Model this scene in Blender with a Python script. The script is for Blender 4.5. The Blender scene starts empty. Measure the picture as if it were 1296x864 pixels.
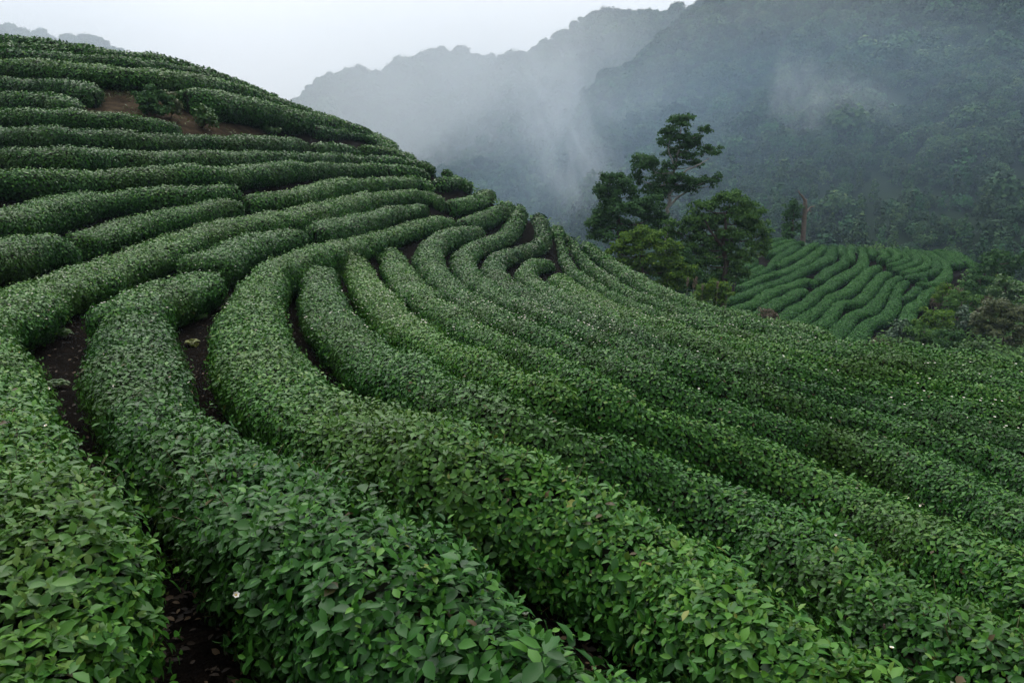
import bpy, math, random
import numpy as np
rng = np.random.default_rng(7)
R = math.radians
scene = bpy.context.scene
col = scene.collection

# ------------------------------------------------------------------ survey data (centimetres)
ROWS = {
'L1':[-2838,3882,606,60,-2782,3920,609,60,-2720,3944,610,59,-2653,3950,609,56,-2586,3944,605,53,-2519,3931,600,50,-2455,3914,594,48,-2391,3893,586,46,-2329,3869,577,44,-2267,3842,568,40,-2206,3816,558,38,-2143,3792,549,36,-2081,3768,541,36],
'L2':[-2753,3758,557,55,-2695,3798,562,55,-2629,3820,565,54,-2559,3821,562,51,-2490,3806,556,48,-2423,3785,549,46,-2356,3764,542,43,-2288,3748,536,40,-2219,3735,532,38,-2150,3723,527,37,-2081,3708,522,40,-2012,3695,516,46,-1942,3688,509,52,-1874,3704,503,54,-1828,3756,501,50,-1797,3819,501,44,-1773,3886,501,40,-1750,3952,499,37,-1728,4019,494,36,-1708,4087,489,36,-1691,4154,482,36,-1675,4223,475,36,-1660,4291,467,36,-1646,4360,459,36,-1630,4428,451,36,-1613,4496,441,36,-1595,4563,431,36,-1575,4630,421,36,-1555,4697,410,36,-1536,4763,400,36,-1517,4830,389,36],
'L3':[-2684,3656,514,55,-2618,3679,515,55,-2548,3686,514,54,-2479,3678,510,52,-2411,3663,505,50,-2343,3644,498,50,-2277,3623,492,52,-2210,3603,485,55,-2143,3582,478,58,-2077,3560,472,59,-2010,3539,465,60,-1943,3521,459,60,-1874,3511,453,60,-1806,3526,449,60,-1761,3579,450,59,-1734,3644,452,56,-1716,3711,455,51,-1700,3780,457,45,-1686,3848,458,40,-1672,3917,457,37,-1658,3986,454,36,-1644,4054,449,36,-1631,4123,444,36,-1620,4192,438,36,-1608,4261,432,36,-1596,4330,426,36,-1584,4398,419,36,-1570,4467,413,36,-1555,4535,405,36,-1539,4603,397,36,-1522,4670,388,36,-1503,4737,378,36,-1482,4803,366,36,-1460,4868,353,36,-1434,4932,339,36,-1404,4993,323,36,-1370,5052,306,36],
'L4':[-2567,3481,432,60,-2497,3485,431,60,-2427,3476,430,60,-2359,3462,426,60,-2291,3444,423,60,-2223,3427,418,60,-2156,3410,413,60,-2089,3391,408,60,-2023,3367,402,60,-1958,3341,395,60,-1894,3314,388,60,-1828,3293,381,60,-1759,3283,374,60,-1692,3302,370,60,-1646,3354,370,60,-1618,3418,372,60,-1599,3485,375,60,-1585,3554,378,60,-1575,3623,381,60,-1569,3693,384,59,-1566,3763,387,56,-1565,3833,389,52,-1563,3903,391,46,-1560,3973,391,42,-1555,4042,390,38,-1548,4112,388,37,-1537,4181,383,36,-1525,4250,377,36,-1511,4318,370,36,-1498,4387,363,36,-1485,4455,358,36,-1475,4524,353,36,-1466,4594,349,36,-1456,4663,345,36,-1446,4732,340,36,-1433,4801,334,36,-1418,4869,327,36,-1400,4936,319,36,-1380,5002,310,36,-1358,5069,301,39,-1337,5135,293,44,-1315,5201,285,52,-1290,5266,276,57,-1258,5327,264,59,-1213,5375,246,58,-1154,5395,222,53,-1092,5380,197,46,-1036,5344,175,40,-987,5297,157,37,-943,5246,140,36,-900,5192,124,36,-861,5136,109,36,-821,5080,95,36],
'L5':[-1433,3302,266,60,-1424,3372,267,60,-1416,3442,267,60,-1408,3512,267,60,-1400,3582,266,60,-1392,3652,265,60,-1383,3722,263,60,-1372,3792,260,60,-1360,3861,256,60,-1349,3931,251,60,-1339,4000,247,60,-1331,4071,244,60,-1326,4141,243,60,-1322,4211,241,60,-1318,4282,241,60,-1315,4352,240,58,-1310,4423,240,53,-1306,4493,239,45,-1299,4563,238,40,-1291,4633,237,37,-1281,4703,235,36,-1271,4773,233,36,-1258,4842,230,36,-1244,4912,227,36,-1228,4980,223,36,-1210,5048,219,36,-1190,5115,213,36,-1162,5180,206,36,-1125,5239,195,36,-1072,5281,179,36,-1006,5296,159,36],
'L6':[-1225,4548,192,36,-1216,4615,192,36,-1207,4683,192,36,-1197,4750,191,36,-1187,4817,190,36,-1175,4884,189,36,-1161,4950,187,36,-1146,5017,185,36,-1126,5081,182,36,-1101,5144,177,36,-1064,5200,169,36,-1006,5226,153,36,-947,5199,135,36,-903,5151,119,36,-863,5098,105,37,-829,5041,91,38,-796,4983,78,39],
'L7':[-1069,3994,79,48,-1062,4061,79,49,-1055,4129,79,50,-1047,4195,78,52,-1036,4262,77,53,-1022,4328,74,54,-1005,4393,69,56,-984,4457,63,57,-960,4519,56,58],
'L8':[-975,4739,84,60,-937,4796,80,59,-889,4843,75,58,-824,4860,65,58,-758,4855,52,58,-694,4840,35,59,-632,4821,15,60],
'L9':[-2443,3296,344,60,-2374,3280,342,60,-2307,3258,339,60,-2241,3233,336,60,-2175,3208,331,60,-2109,3182,326,60,-2043,3158,321,60,-1976,3137,315,60,-1909,3115,310,60,-1842,3092,305,60,-1777,3065,299,60,-1717,3030,287,60,-1663,2987,270,60],
'L10':[-2274,3050,252,60,-2208,3036,251,60,-2143,3014,249,60,-2080,2989,247,60,-2017,2963,245,60,-1953,2940,243,60,-1888,2922,242,60,-1822,2904,239,60,-1758,2881,233,59,-1700,2847,223,58,-1647,2807,209,56],
'L11':[-2122,2832,180,60,-2051,2818,179,60,-1982,2793,177,60,-1915,2765,176,60,-1849,2736,174,60,-1781,2710,172,59,-1711,2690,171,58,-1639,2682,169,57,-1568,2693,167,58,-1503,2725,166,59,-1445,2768,162,57,-1391,2816,152,52,-1355,2878,146,46,-1308,2927,127,42],
'L12':[-1944,2578,104,60,-1874,2566,103,60,-1807,2543,102,60,-1741,2517,101,60,-1676,2490,100,60,-1609,2467,98,60,-1540,2456,97,60,-1477,2486,96,60,-1427,2536,94,60,-1379,2588,92,60,-1333,2642,88,59,-1299,2703,85,56,-1275,2770,84,51,-1253,2837,85,46,-1224,2902,86,45,-1196,2966,87,49,-1174,3034,88,55,-1159,3103,90,57,-1148,3172,91,57,-1139,3243,92,55,-1133,3313,94,54,-1130,3384,95,54,-1128,3454,96,54,-1127,3525,97,55,-1126,3596,97,57,-1125,3667,98,58,-1120,3737,96,56,-1107,3806,90,53,-1077,3868,76,50],
'L13':[-1752,2308,31,60,-1683,2301,31,60,-1615,2283,31,60,-1548,2263,30,60,-1478,2254,30,60,-1415,2281,29,60,-1375,2338,29,60,-1338,2397,28,60,-1296,2453,27,60,-1252,2508,26,60,-1216,2568,26,60,-1184,2631,26,59,-1147,2690,27,58,-1113,2752,27,56,-1088,2817,27,53,-1067,2884,27,49,-1049,2952,27,45,-1035,3020,26,41,-1024,3089,26,38,-1016,3159,26,37,-1012,3229,26,36,-1009,3299,26,36,-1006,3369,25,36,-1003,3439,25,37,-1000,3509,25,37,-996,3579,25,38,-991,3649,24,39,-985,3719,24,40,-978,3789,23,40,-971,3858,23,41,-963,3928,22,42,-954,3998,21,44,-945,4067,19,46,-934,4136,18,49,-922,4205,16,51,-906,4274,15,53,-887,4341,14,55,-862,4407,13,57,-827,4467,12,59,-781,4520,11,60,-729,4567,7,60,-677,4613,-1,59,-624,4657,-11,56,-563,4688,-25,50,-496,4689,-44,45],
'L14':[-1551,2027,-36,60,-1482,2036,-34,60,-1411,2037,-32,60,-1350,2067,-31,60,-1320,2131,-31,60,-1290,2194,-36,59,-1259,2258,-36,60,-1221,2317,-33,60,-1177,2371,-29,60,-1132,2426,-26,60,-1084,2478,-26,60,-1040,2533,-28,60,-1013,2597,-30,59,-996,2666,-29,58,-981,2735,-27,55,-965,2804,-24,52,-952,2873,-22,48,-942,2943,-21,44,-937,3013,-20,41,-933,3083,-20,38,-931,3154,-20,37,-927,3224,-20,36,-924,3295,-21,36,-919,3365,-22,36,-913,3435,-23,37,-907,3506,-24,37,-901,3576,-25,38,-894,3646,-26,39,-887,3716,-27,40,-879,3787,-28,40,-871,3857,-28,41,-861,3926,-29,42,-849,3996,-30,44,-833,4065,-31,48,-813,4132,-31,52,-784,4196,-32,56,-746,4255,-34,59,-702,4311,-37,60,-660,4367,-42,60,-618,4424,-49,58,-572,4476,-59,54,-510,4489,-80,50],
'M2':[-442,4654,-63,36,-413,4663,-73,36,-384,4675,-83,36],
'M1':[-463,4365,-119,49,-426,4430,-117,48,-392,4497,-115,46,-358,4565,-115,44,-311,4619,-126,41,-268,4573,-154,39],
'L15':[-1215,1563,-125,60,-1197,1631,-118,60,-1189,1701,-111,60,-1192,1772,-104,60,-1197,1842,-100,60,-1203,1913,-99,60,-1207,1984,-99,60,-1202,2055,-98,59,-1177,2121,-96,59,-1128,2171,-94,58,-1074,2217,-90,56,-1019,2261,-86,50,-966,2307,-86,44,-947,2375,-84,39,-916,2437,-92,37],
'L15c':[-862,2367,-122,37,-849,2436,-121,40,-834,2504,-119,46,-817,2571,-115,52,-802,2639,-112,54,-793,2708,-109,52,-787,2778,-107,50,-784,2847,-105,48,-782,2917,-103,46,-782,2987,-101,46,-781,3056,-100,46,-781,3126,-98,46,-779,3196,-98,46,-777,3266,-98,46,-773,3335,-98,46,-769,3405,-99,47,-763,3474,-99,47,-757,3544,-100,48,-748,3613,-101,49,-739,3682,-102,50,-726,3751,-102,52,-712,3819,-102,53,-693,3886,-103,55,-672,3953,-103,56,-649,4019,-103,58,-624,4084,-104,59,-596,4147,-107,59,-562,4208,-112,58,-513,4252,-127,58,-462,4217,-151,58],
'L16':[-1035,1317,-158,60,-1019,1385,-159,60,-1021,1453,-160,58,-1031,1522,-163,53,-1032,1590,-170,47,-986,1623,-186,41],
'L16b':[-1040,1694,-174,47,-1045,1766,-173,52,-1048,1837,-169,57,-1039,1908,-159,60,-1013,1974,-149,60,-982,2038,-140,59,-953,2103,-133,57,-922,2168,-127,52,-896,2235,-124,46,-856,2293,-131,41],
'L17':[-658,795,-175,60,-678,862,-181,60,-697,929,-186,60,-721,995,-191,60,-748,1060,-195,60,-775,1125,-199,60,-795,1192,-201,60,-806,1261,-202,60,-811,1331,-202,60,-816,1401,-202,60,-822,1471,-200,60,-828,1541,-197,60,-832,1611,-193,60,-834,1681,-188,60,-834,1751,-184,60,-832,1822,-180,60,-825,1891,-176,60,-811,1960,-173,60,-791,2027,-170,60,-770,2094,-167,60,-754,2162,-164,59,-737,2231,-162,57,-717,2298,-160,52,-699,2366,-158,47,-685,2435,-158,41,-678,2504,-158,38,-674,2574,-158,36,-672,2645,-158,36,-671,2715,-158,36,-672,2785,-158,36,-672,2855,-158,36,-672,2926,-158,36,-673,2996,-158,36,-672,3066,-158,36,-672,3136,-159,36,-669,3206,-159,37,-667,3277,-160,38,-662,3347,-161,40,-657,3417,-161,42,-650,3487,-162,44,-641,3556,-163,47,-629,3626,-164,49,-615,3694,-164,51,-598,3762,-165,52,-579,3830,-166,54,-555,3896,-167,55,-527,3960,-170,55,-487,4017,-176,51,-426,4033,-195,44,-379,3988,-219,39],
'L18a':[-592,2043,-196,45,-639,1990,-190,50,-658,1921,-190,56,-666,1849,-192,59,-670,1778,-195,60,-671,1706,-198,60,-669,1634,-201,60,-664,1562,-202,59,-657,1491,-203,59],
'L18b':[-589,1377,-206,49,-597,1305,-204,53,-596,1233,-202,57,-589,1161,-201,59,-577,1090,-199,58,-560,1020,-196,54,-541,950,-194,50],
'L17d':[-594,2157,-193,36,-591,2227,-194,36,-590,2296,-195,36,-589,2366,-197,36,-589,2436,-199,36,-590,2506,-201,36,-590,2575,-203,36,-591,2645,-206,36,-592,2715,-208,36,-592,2784,-210,36,-592,2854,-213,36,-591,2924,-215,36,-589,2994,-217,36,-587,3063,-218,36,-583,3133,-219,36,-579,3203,-221,37,-572,3272,-221,38,-565,3341,-222,40,-555,3410,-222,42,-544,3479,-222,45,-527,3547,-223,48,-509,3614,-224,51,-487,3680,-225,54,-463,3746,-226,56],
'A':[-551,679,-168,59,-508,629,-164,57,-465,578,-160,54,-422,527,-155,49,-379,476,-150,45,-337,425,-144,41,-295,374,-138,38,-252,323,-133,37,-208,273,-128,39,-170,219,-126,42,-151,156,-134,45],
'B':[-480,870,-190,47,-446,810,-186,50,-413,749,-182,51,-379,688,-177,50,-346,627,-173,48,-311,567,-167,45,-275,508,-162,42,-236,450,-157,39,-194,395,-152,38,-150,342,-146,38,-104,289,-139,41,-60,236,-130,45,-15,184,-121,47,30,131,-115,47],
'C':[-301,3709,-300,37,-339,3652,-288,39,-369,3590,-281,43,-391,3525,-278,48,-410,3458,-277,51,-425,3390,-278,53,-439,3322,-280,53,-452,3254,-282,51,-464,3186,-283,48,-477,3118,-285,45,-487,3049,-286,41,-498,2981,-286,38,-506,2912,-286,37,-513,2843,-284,36,-518,2774,-282,36,-522,2704,-278,36,-523,2635,-274,36,-524,2566,-270,36,-523,2497,-265,36,-522,2427,-260,36,-520,2358,-255,36,-518,2289,-251,36,-517,2220,-246,36,-515,2151,-241,36,-514,2081,-237,36,-514,2012,-233,37,-514,1943,-229,41,-516,1874,-226,45,-517,1804,-224,45,-518,1735,-221,42,-517,1666,-219,38,-514,1596,-217,37,-507,1527,-215,37,-498,1459,-214,39,-486,1390,-213,42,-471,1323,-212,44,-454,1255,-211,47,-436,1188,-210,49,-416,1122,-209,51,-395,1056,-207,52,-374,990,-205,54,-351,925,-202,54,-326,860,-199,54,-299,796,-196,52,-271,733,-192,50,-239,671,-189,49,-204,611,-184,49,-165,554,-180,49,-123,499,-175,51,-79,446,-169,52,-31,397,-166,55,28,363,-179,57,73,315,-183,56,95,251,-170,52,119,188,-156,49],
'D':[-457,1675,-243,36,-441,1608,-244,36,-423,1541,-246,37,-405,1475,-247,39,-385,1409,-247,42,-365,1343,-248,45,-343,1277,-247,47,-321,1212,-246,48,-298,1147,-243,48,-274,1082,-240,47,-250,1018,-236,46,-224,954,-231,44,-197,891,-225,42,-168,828,-219,40,-139,766,-212,38,-108,705,-204,37,-77,644,-196,38,-41,585,-188,41,3,533,-185,44,63,517,-206,47,123,534,-235,50,175,500,-245,51,197,436,-237,50,204,370,-220,47,211,304,-202,47,226,238,-188,47],
'E':[-486,2061,-247,36,-450,2014,-284,37,-424,1949,-296,40,-401,1881,-299,44,-379,1813,-300,47,-358,1745,-299,47,-337,1677,-296,46,-317,1609,-293,45,-296,1541,-289,44,-276,1473,-284,43,-256,1405,-279,43,-235,1337,-273,43,-214,1269,-266,43,-194,1201,-260,43,-172,1133,-252,43,-151,1066,-245,42,-128,999,-237,41,-103,932,-230,39,-78,866,-222,37,-52,800,-214,36,-26,735,-205,36,7,672,-197,36,61,627,-202,36],
'F':[-478,2684,-317,36,-457,2618,-324,37,-438,2551,-330,39,-420,2484,-333,43,-402,2417,-335,47,-386,2350,-335,49,-369,2282,-334,49,-353,2214,-332,49,-338,2147,-329,48,-322,2079,-326,49,-306,2011,-323,49,-290,1944,-319,49,-274,1876,-315,49,-257,1809,-310,48,-240,1742,-306,47,-223,1674,-301,46,-205,1607,-296,45,-187,1541,-291,44,-168,1474,-286,43,-148,1407,-280,43,-128,1341,-275,43,-107,1275,-269,42,-86,1209,-264,41,-64,1143,-258,40,-45,1077,-251,39,-26,1010,-243,38,-8,944,-235,37,13,878,-227,37,38,813,-220,36,62,748,-215,36,85,683,-211,38,132,651,-227,41,194,663,-255,46,260,658,-278,51,305,617,-284,53,316,549,-271,53,316,481,-256,51,312,414,-240,48,308,346,-224,45],
'G':[-172,3867,-359,36,-200,3804,-350,36,-223,3739,-343,36,-243,3673,-338,37,-258,3605,-335,38,-273,3538,-332,39,-284,3469,-330,41,-295,3401,-328,42,-304,3332,-327,44,-311,3263,-326,45,-319,3194,-325,47,-323,3125,-325,49,-326,3055,-325,50,-328,2986,-326,52,-328,2917,-327,54,-327,2847,-327,56,-323,2778,-329,57,-318,2709,-330,58,-311,2640,-331,59,-301,2571,-332,58,-292,2503,-333,56,-280,2434,-334,53,-268,2366,-334,51,-254,2298,-334,49,-240,2230,-334,49,-224,2163,-334,48,-208,2095,-333,49,-191,2028,-332,49,-173,1961,-331,50,-155,1894,-329,50,-138,1827,-326,51,-120,1760,-323,51,-102,1693,-320,52,-84,1626,-316,51,-67,1559,-311,51,-51,1492,-306,49,-35,1425,-299,48,-19,1357,-291,45,-3,1290,-284,43,14,1224,-276,41,31,1157,-268,40,49,1090,-260,39,68,1024,-252,39,90,959,-245,41,115,894,-239,43,147,833,-237,45,198,789,-247,45,262,772,-266,43,325,779,-288,40,389,782,-306,40,433,733,-307,44,447,665,-300,48,448,597,-291,51,435,530,-277,53],
'H':[50,4608,-278,37,44,4539,-288,37,39,4470,-299,37,32,4401,-311,38,24,4332,-324,41,14,4264,-339,45,3,4197,-355,49,-13,4130,-371,51,-31,4064,-385,51,-51,3997,-395,50,-73,3931,-402,46,-94,3864,-404,41,-115,3797,-405,38,-133,3729,-403,37,-151,3661,-402,37,-164,3592,-400,38,-177,3523,-398,40,-186,3454,-397,41,-194,3384,-395,42,-200,3314,-394,44,-204,3244,-392,46,-207,3174,-391,47,-208,3103,-390,49,-207,3033,-390,51,-205,2963,-389,52,-200,2893,-388,53,-195,2823,-388,53,-187,2753,-388,52,-178,2684,-387,52,-167,2614,-387,51,-154,2545,-386,51,-142,2476,-386,50,-127,2407,-384,50,-112,2339,-383,51,-96,2270,-380,52,-80,2202,-378,53,-64,2134,-374,53,-48,2065,-370,53,-33,1997,-366,53,-18,1929,-361,51,-4,1860,-355,49,11,1792,-348,47,26,1723,-342,43,41,1655,-335,40,57,1587,-328,38,72,1519,-320,37,86,1451,-312,36,99,1382,-304,36,111,1313,-295,36,124,1245,-287,36,137,1176,-279,36,151,1108,-271,36,169,1040,-265,37,192,974,-260,38,224,912,-259,39,282,877,-269,39,346,859,-284,38,411,874,-306,37,475,857,-319,37,516,801,-318,39,557,745,-321,41,556,677,-311,42],
'I':[178,4753,-343,49,183,4686,-364,49,188,4620,-385,49,192,4554,-407,49,192,4488,-428,51,188,4421,-448,54,178,4354,-462,57,163,4286,-470,58,146,4219,-476,58,125,4153,-477,56,104,4086,-476,54,82,4020,-474,52,60,3954,-471,51,38,3888,-468,50,17,3822,-465,50,-4,3756,-462,50,-21,3688,-459,50,-37,3620,-456,51,-51,3552,-454,51,-60,3483,-452,51,-69,3414,-450,51,-76,3345,-447,51,-80,3275,-445,52,-83,3206,-443,52,-85,3136,-441,52,-83,3067,-438,53,-82,2997,-436,53,-79,2927,-433,53,-73,2858,-430,53,-67,2789,-428,52,-60,2719,-425,52,-50,2651,-422,51,-40,2582,-419,51,-28,2513,-416,50,-14,2445,-412,50,2,2377,-409,51,19,2310,-406,51,37,2243,-402,49,55,2176,-398,46,72,2108,-393,43,86,2040,-387,39,98,1972,-380,37,109,1903,-373,36,118,1835,-364,36,126,1766,-356,36,135,1698,-348,36,143,1629,-339,36,152,1560,-330,36,161,1492,-322,36,171,1423,-314,36,183,1355,-306,36,196,1287,-299,36,210,1219,-292,36,226,1152,-286,36,244,1085,-280,36,269,1020,-276,37,317,971,-279,37,376,937,-288,37,442,944,-306,36,508,939,-320,36,560,893,-323,36,609,845,-329,37,641,786,-328,37],
'J':[226,3926,-555,48,181,3877,-537,52,151,3815,-525,56,133,3749,-518,58,116,3682,-511,59,104,3614,-506,59,92,3545,-501,60,83,3477,-497,60,76,3408,-493,60,69,3339,-488,60,66,3270,-485,60,64,3200,-481,60,62,3131,-477,60,64,3062,-474,60,67,2993,-470,60,71,2924,-467,60,79,2855,-464,60,87,2786,-460,60,96,2717,-456,58,107,2649,-452,56,118,2580,-448,52,129,2512,-442,49,139,2443,-436,45,147,2375,-430,42,154,2306,-422,40,162,2238,-415,38,168,2169,-407,37,174,2100,-399,36,180,2032,-391,36,186,1963,-383,36,192,1894,-375,36,199,1826,-366,36,206,1757,-358,36,213,1689,-350,36,220,1620,-343,36,229,1552,-335,36,238,1483,-328,36,250,1415,-321,36,264,1348,-314,36,282,1281,-307,37,303,1215,-300,38,331,1152,-295,40,371,1095,-295,41,413,1040,-296,40,476,1017,-305,38,543,1004,-317,37,602,969,-323,36,653,923,-328,36,696,869,-331,36],
'K':[208,3374,-530,45,212,3305,-525,44,215,3236,-519,43,218,3167,-513,41,221,3098,-508,39,224,3030,-501,38,227,2961,-495,37,230,2892,-488,36,232,2823,-482,36,235,2754,-474,36,237,2686,-467,36,240,2617,-460,36,242,2548,-452,36,245,2479,-444,36,247,2411,-437,36,250,2342,-429,36,252,2273,-421,36,255,2205,-413,36,258,2136,-405,36,262,2067,-398,36,265,1999,-390,36,269,1930,-383,36,274,1861,-375,36,279,1793,-368,36,286,1724,-361,36,294,1656,-354,36,304,1588,-346,36,316,1520,-338,36,331,1453,-331,36,348,1387,-323,37,372,1322,-317,38,403,1260,-312,38,435,1199,-309,37,466,1138,-306,36,515,1088,-307,36,574,1055,-313,36,637,1028,-320,36,688,981,-323,36,738,934,-328,36],
'P':[292,4812,-420,36,295,4745,-443,37,299,4679,-466,38,303,4613,-490,40,306,4546,-512,42,310,4479,-533,44,312,4409,-545,44,315,4340,-555,45,316,4270,-561,45,317,4199,-564,45,318,4129,-566,45,319,4059,-568,45,320,3988,-566,44,320,3918,-563,43,320,3848,-561,44,320,3777,-558,45,320,3707,-555,45,320,3637,-550,45,319,3566,-545,45,319,3496,-540,44,319,3426,-535,44,318,3356,-529,44,318,3286,-524,43,318,3216,-517,42,318,3145,-510,40,318,3075,-504,39,317,3005,-497,37,317,2935,-491,37,318,2865,-484,36,318,2795,-476,36,319,2725,-469,36,319,2655,-462,36,320,2585,-455,36,321,2515,-448,36,323,2445,-441,36,324,2375,-434,36,326,2305,-427,36,328,2235,-420,36,332,2165,-413,36,336,2095,-406,36,341,2025,-399,36,348,1955,-392,36,355,1886,-384,36,364,1816,-376,36,373,1747,-368,36,383,1678,-360,37,394,1609,-351,37,407,1540,-343,38,425,1472,-336,39,448,1406,-330,38,474,1341,-325,38,499,1275,-320,37,525,1210,-314,36,554,1146,-308,36,603,1100,-309,36,668,1075,-317,36,716,1024,-319,36,766,976,-324,36],
'Q':[362,4808,-483,36,380,4744,-508,37,393,4678,-527,39,405,4610,-543,41,411,4541,-551,43,416,4471,-557,44,421,4401,-563,45,423,4330,-563,45,424,4260,-564,45,426,4189,-564,45,428,4119,-564,45,428,4049,-561,45,428,3978,-558,45,428,3908,-555,45,429,3838,-553,45,428,3767,-549,45,428,3697,-545,45,427,3627,-540,45,426,3556,-536,45,426,3486,-531,44,425,3416,-526,44,423,3346,-521,44,422,3275,-516,43,421,3205,-510,43,420,3135,-505,42,419,3065,-499,42,418,2995,-493,41,416,2924,-487,41,416,2854,-481,40,416,2784,-475,40,416,2714,-469,40,418,2644,-463,40,419,2574,-457,41,421,2503,-451,41,425,2433,-444,42,428,2363,-438,43,432,2293,-431,43,436,2223,-423,42,440,2153,-416,41,444,2084,-408,39,448,2014,-400,38,452,1944,-392,37,457,1874,-384,37,462,1804,-375,37,469,1735,-367,38,479,1666,-359,38,493,1597,-351,38,512,1529,-345,37,535,1463,-340,37,556,1396,-334,36,567,1327,-326,36,576,1258,-316,36,589,1189,-307,36,632,1141,-307,36,697,1116,-315,36,744,1064,-316,36,795,1020,-320,36],
'R':[484,4855,-536,57,505,4789,-548,58,524,4721,-558,59,537,4652,-564,60,549,4583,-570,60,556,4513,-571,60,562,4443,-573,60,568,4373,-573,60,571,4302,-572,60,574,4232,-571,60,576,4162,-569,60,577,4091,-567,60,578,4021,-564,60,578,3950,-561,60,579,3880,-557,60,578,3810,-553,60,578,3739,-549,60,578,3669,-546,60,577,3599,-541,60,577,3528,-537,60,576,3458,-532,60,576,3388,-528,60,575,3317,-523,60,574,3247,-518,60,573,3177,-513,60,572,3107,-507,60,570,3036,-502,60,569,2966,-496,60,566,2896,-490,60,564,2826,-484,60,562,2756,-477,60,559,2686,-471,60,556,2616,-464,59,553,2545,-457,57,550,2475,-450,54,547,2405,-443,51,545,2335,-435,48,542,2265,-428,45,541,2195,-420,43,539,2125,-412,40,539,2055,-404,38,541,1985,-395,37,544,1916,-387,37,550,1846,-379,37,558,1776,-371,38,569,1707,-365,38,584,1638,-358,38,600,1570,-353,38,609,1501,-345,37,609,1431,-336,36,607,1361,-326,36,608,1291,-316,36,612,1222,-307,36,653,1172,-306,36,719,1148,-313,36,768,1098,-313,36,825,1063,-317,36],
'S':[646,1194,-304,36,721,1172,-311,36,782,1124,-312,36,847,1091,-315,36],
'T1':[-349,4000,-228,40,-323,4064,-228,45,-297,4129,-227,52,-272,4193,-225,57,-249,4259,-222,59,-227,4325,-219,60,-208,4392,-214,58,-191,4459,-209,54,-177,4527,-202,50,-166,4595,-195,50,-157,4664,-187,52],
'T2':[-265,3775,-309,36,-247,3840,-309,37,-228,3905,-307,41,-208,3970,-305,47,-186,4034,-302,53,-163,4098,-299,56,-139,4161,-295,54,-115,4225,-290,50,-91,4288,-285,45,-69,4352,-279,41,-52,4417,-271,38,-37,4483,-263,36,-25,4549,-255,36],
'f1':[2712,7562,-843,48,2790,7609,-837,46,2869,7657,-831,44,2947,7705,-825,42],
'f2':[2615,7323,-873,51,2680,7379,-866,48,2745,7434,-859,44,2811,7489,-852,40,2878,7541,-846,38,2950,7588,-840,39,3023,7633,-834,40],
'f3':[2535,7037,-909,54,2590,7100,-901,52,2645,7163,-893,50,2700,7227,-885,47,2755,7289,-877,45,2811,7351,-869,42,2868,7413,-862,40,2929,7471,-854,38,3000,7514,-849,39,3083,7527,-847,41],
'f4':[1978,6121,-1024,36,2035,6177,-1017,36,2092,6233,-1010,36,2148,6289,-1003,36,2205,6345,-996,36,2262,6401,-989,36,2315,6460,-982,36,2363,6523,-974,36,2407,6589,-965,36,2448,6658,-957,36,2487,6726,-948,36,2528,6795,-940,36,2571,6862,-931,38,2615,6928,-923,40,2662,6992,-915,44,2710,7056,-907,46,2758,7119,-899,47,2806,7182,-891,46,2856,7244,-883,43,2910,7303,-876,41,2969,7356,-869,39],
'f4b':[2022,6266,-1006,36,2081,6322,-999,36,2139,6380,-992,36,2194,6439,-984,36,2246,6502,-976,36,2296,6566,-968,36,2346,6630,-960,36],
'f4c':[2173,6549,-971,41,2204,6619,-962,45,2237,6688,-953,51,2271,6757,-944,56,2311,6822,-936,58,2354,6886,-928,58],
'f5':[2477,6603,-964,36,2527,6668,-956,36,2577,6732,-947,36,2628,6796,-939,37,2682,6858,-932,40,2738,6917,-924,44,2794,6976,-917,47,2846,7039,-909,48,2894,7105,-900,48,2941,7172,-892,46,2989,7238,-884,43,3039,7302,-876,43,3091,7366,-868,44,3143,7429,-860,46,3194,7492,-852,47],
'f6':[1917,5937,-1048,53,1974,5992,-1041,49,2031,6046,-1034,43,2088,6101,-1027,39,2145,6156,-1020,38,2203,6211,-1013,39,2261,6265,-1006,41,2322,6315,-1000,44,2387,6361,-994,47,2450,6408,-988,48,2510,6460,-982,47,2567,6515,-975,45,2623,6571,-968,44,2677,6629,-960,45,2729,6689,-953,48,2780,6750,-945,51,2829,6812,-937,53,2877,6874,-930,55,2925,6937,-922,55,2973,7000,-914,54,3020,7064,-906,53,3066,7128,-898,51,3112,7192,-889,46,3157,7257,-881,42,3201,7323,-873,38,3244,7390,-865,37],
'f7':[1610,5539,-1098,58,1674,5586,-1092,58,1740,5631,-1086,58,1808,5674,-1081,58,1874,5719,-1075,58,1936,5771,-1069,57,1992,5827,-1061,55,2048,5885,-1054,53,2105,5941,-1047,52,2166,5993,-1041,51,2231,6040,-1035,50,2296,6087,-1029,49,2357,6138,-1022,50,2415,6194,-1015,52,2470,6252,-1008,53,2524,6311,-1001,51,2577,6370,-993,48,2631,6429,-986,45,2686,6487,-978,44,2743,6544,-971,45,2800,6600,-964,47,2857,6656,-957,50,2912,6714,-950,54,2967,6772,-942,57,3020,6832,-935,58,3071,6893,-927,58,3116,6959,-919,57,3155,7029,-910,52,3192,7100,-901,46,3226,7172,-892,41,3259,7245,-883,37,3292,7317,-874,36,3325,7390,-865,36],
'f8':[1614,5330,-1124,58,1680,5372,-1119,58,1746,5415,-1113,58,1812,5457,-1108,58,1877,5500,-1103,58,1935,5552,-1096,58,1985,5612,-1089,57,2031,5675,-1081,56,2078,5737,-1073,55,2130,5796,-1065,53,2187,5850,-1059,52,2246,5900,-1052,51,2307,5950,-1046,50,2368,5999,-1040,49,2428,6049,-1034,50,2489,6098,-1027,50,2552,6144,-1021,49,2615,6148,-1021,46,2626,6074,-1030,45],
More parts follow.
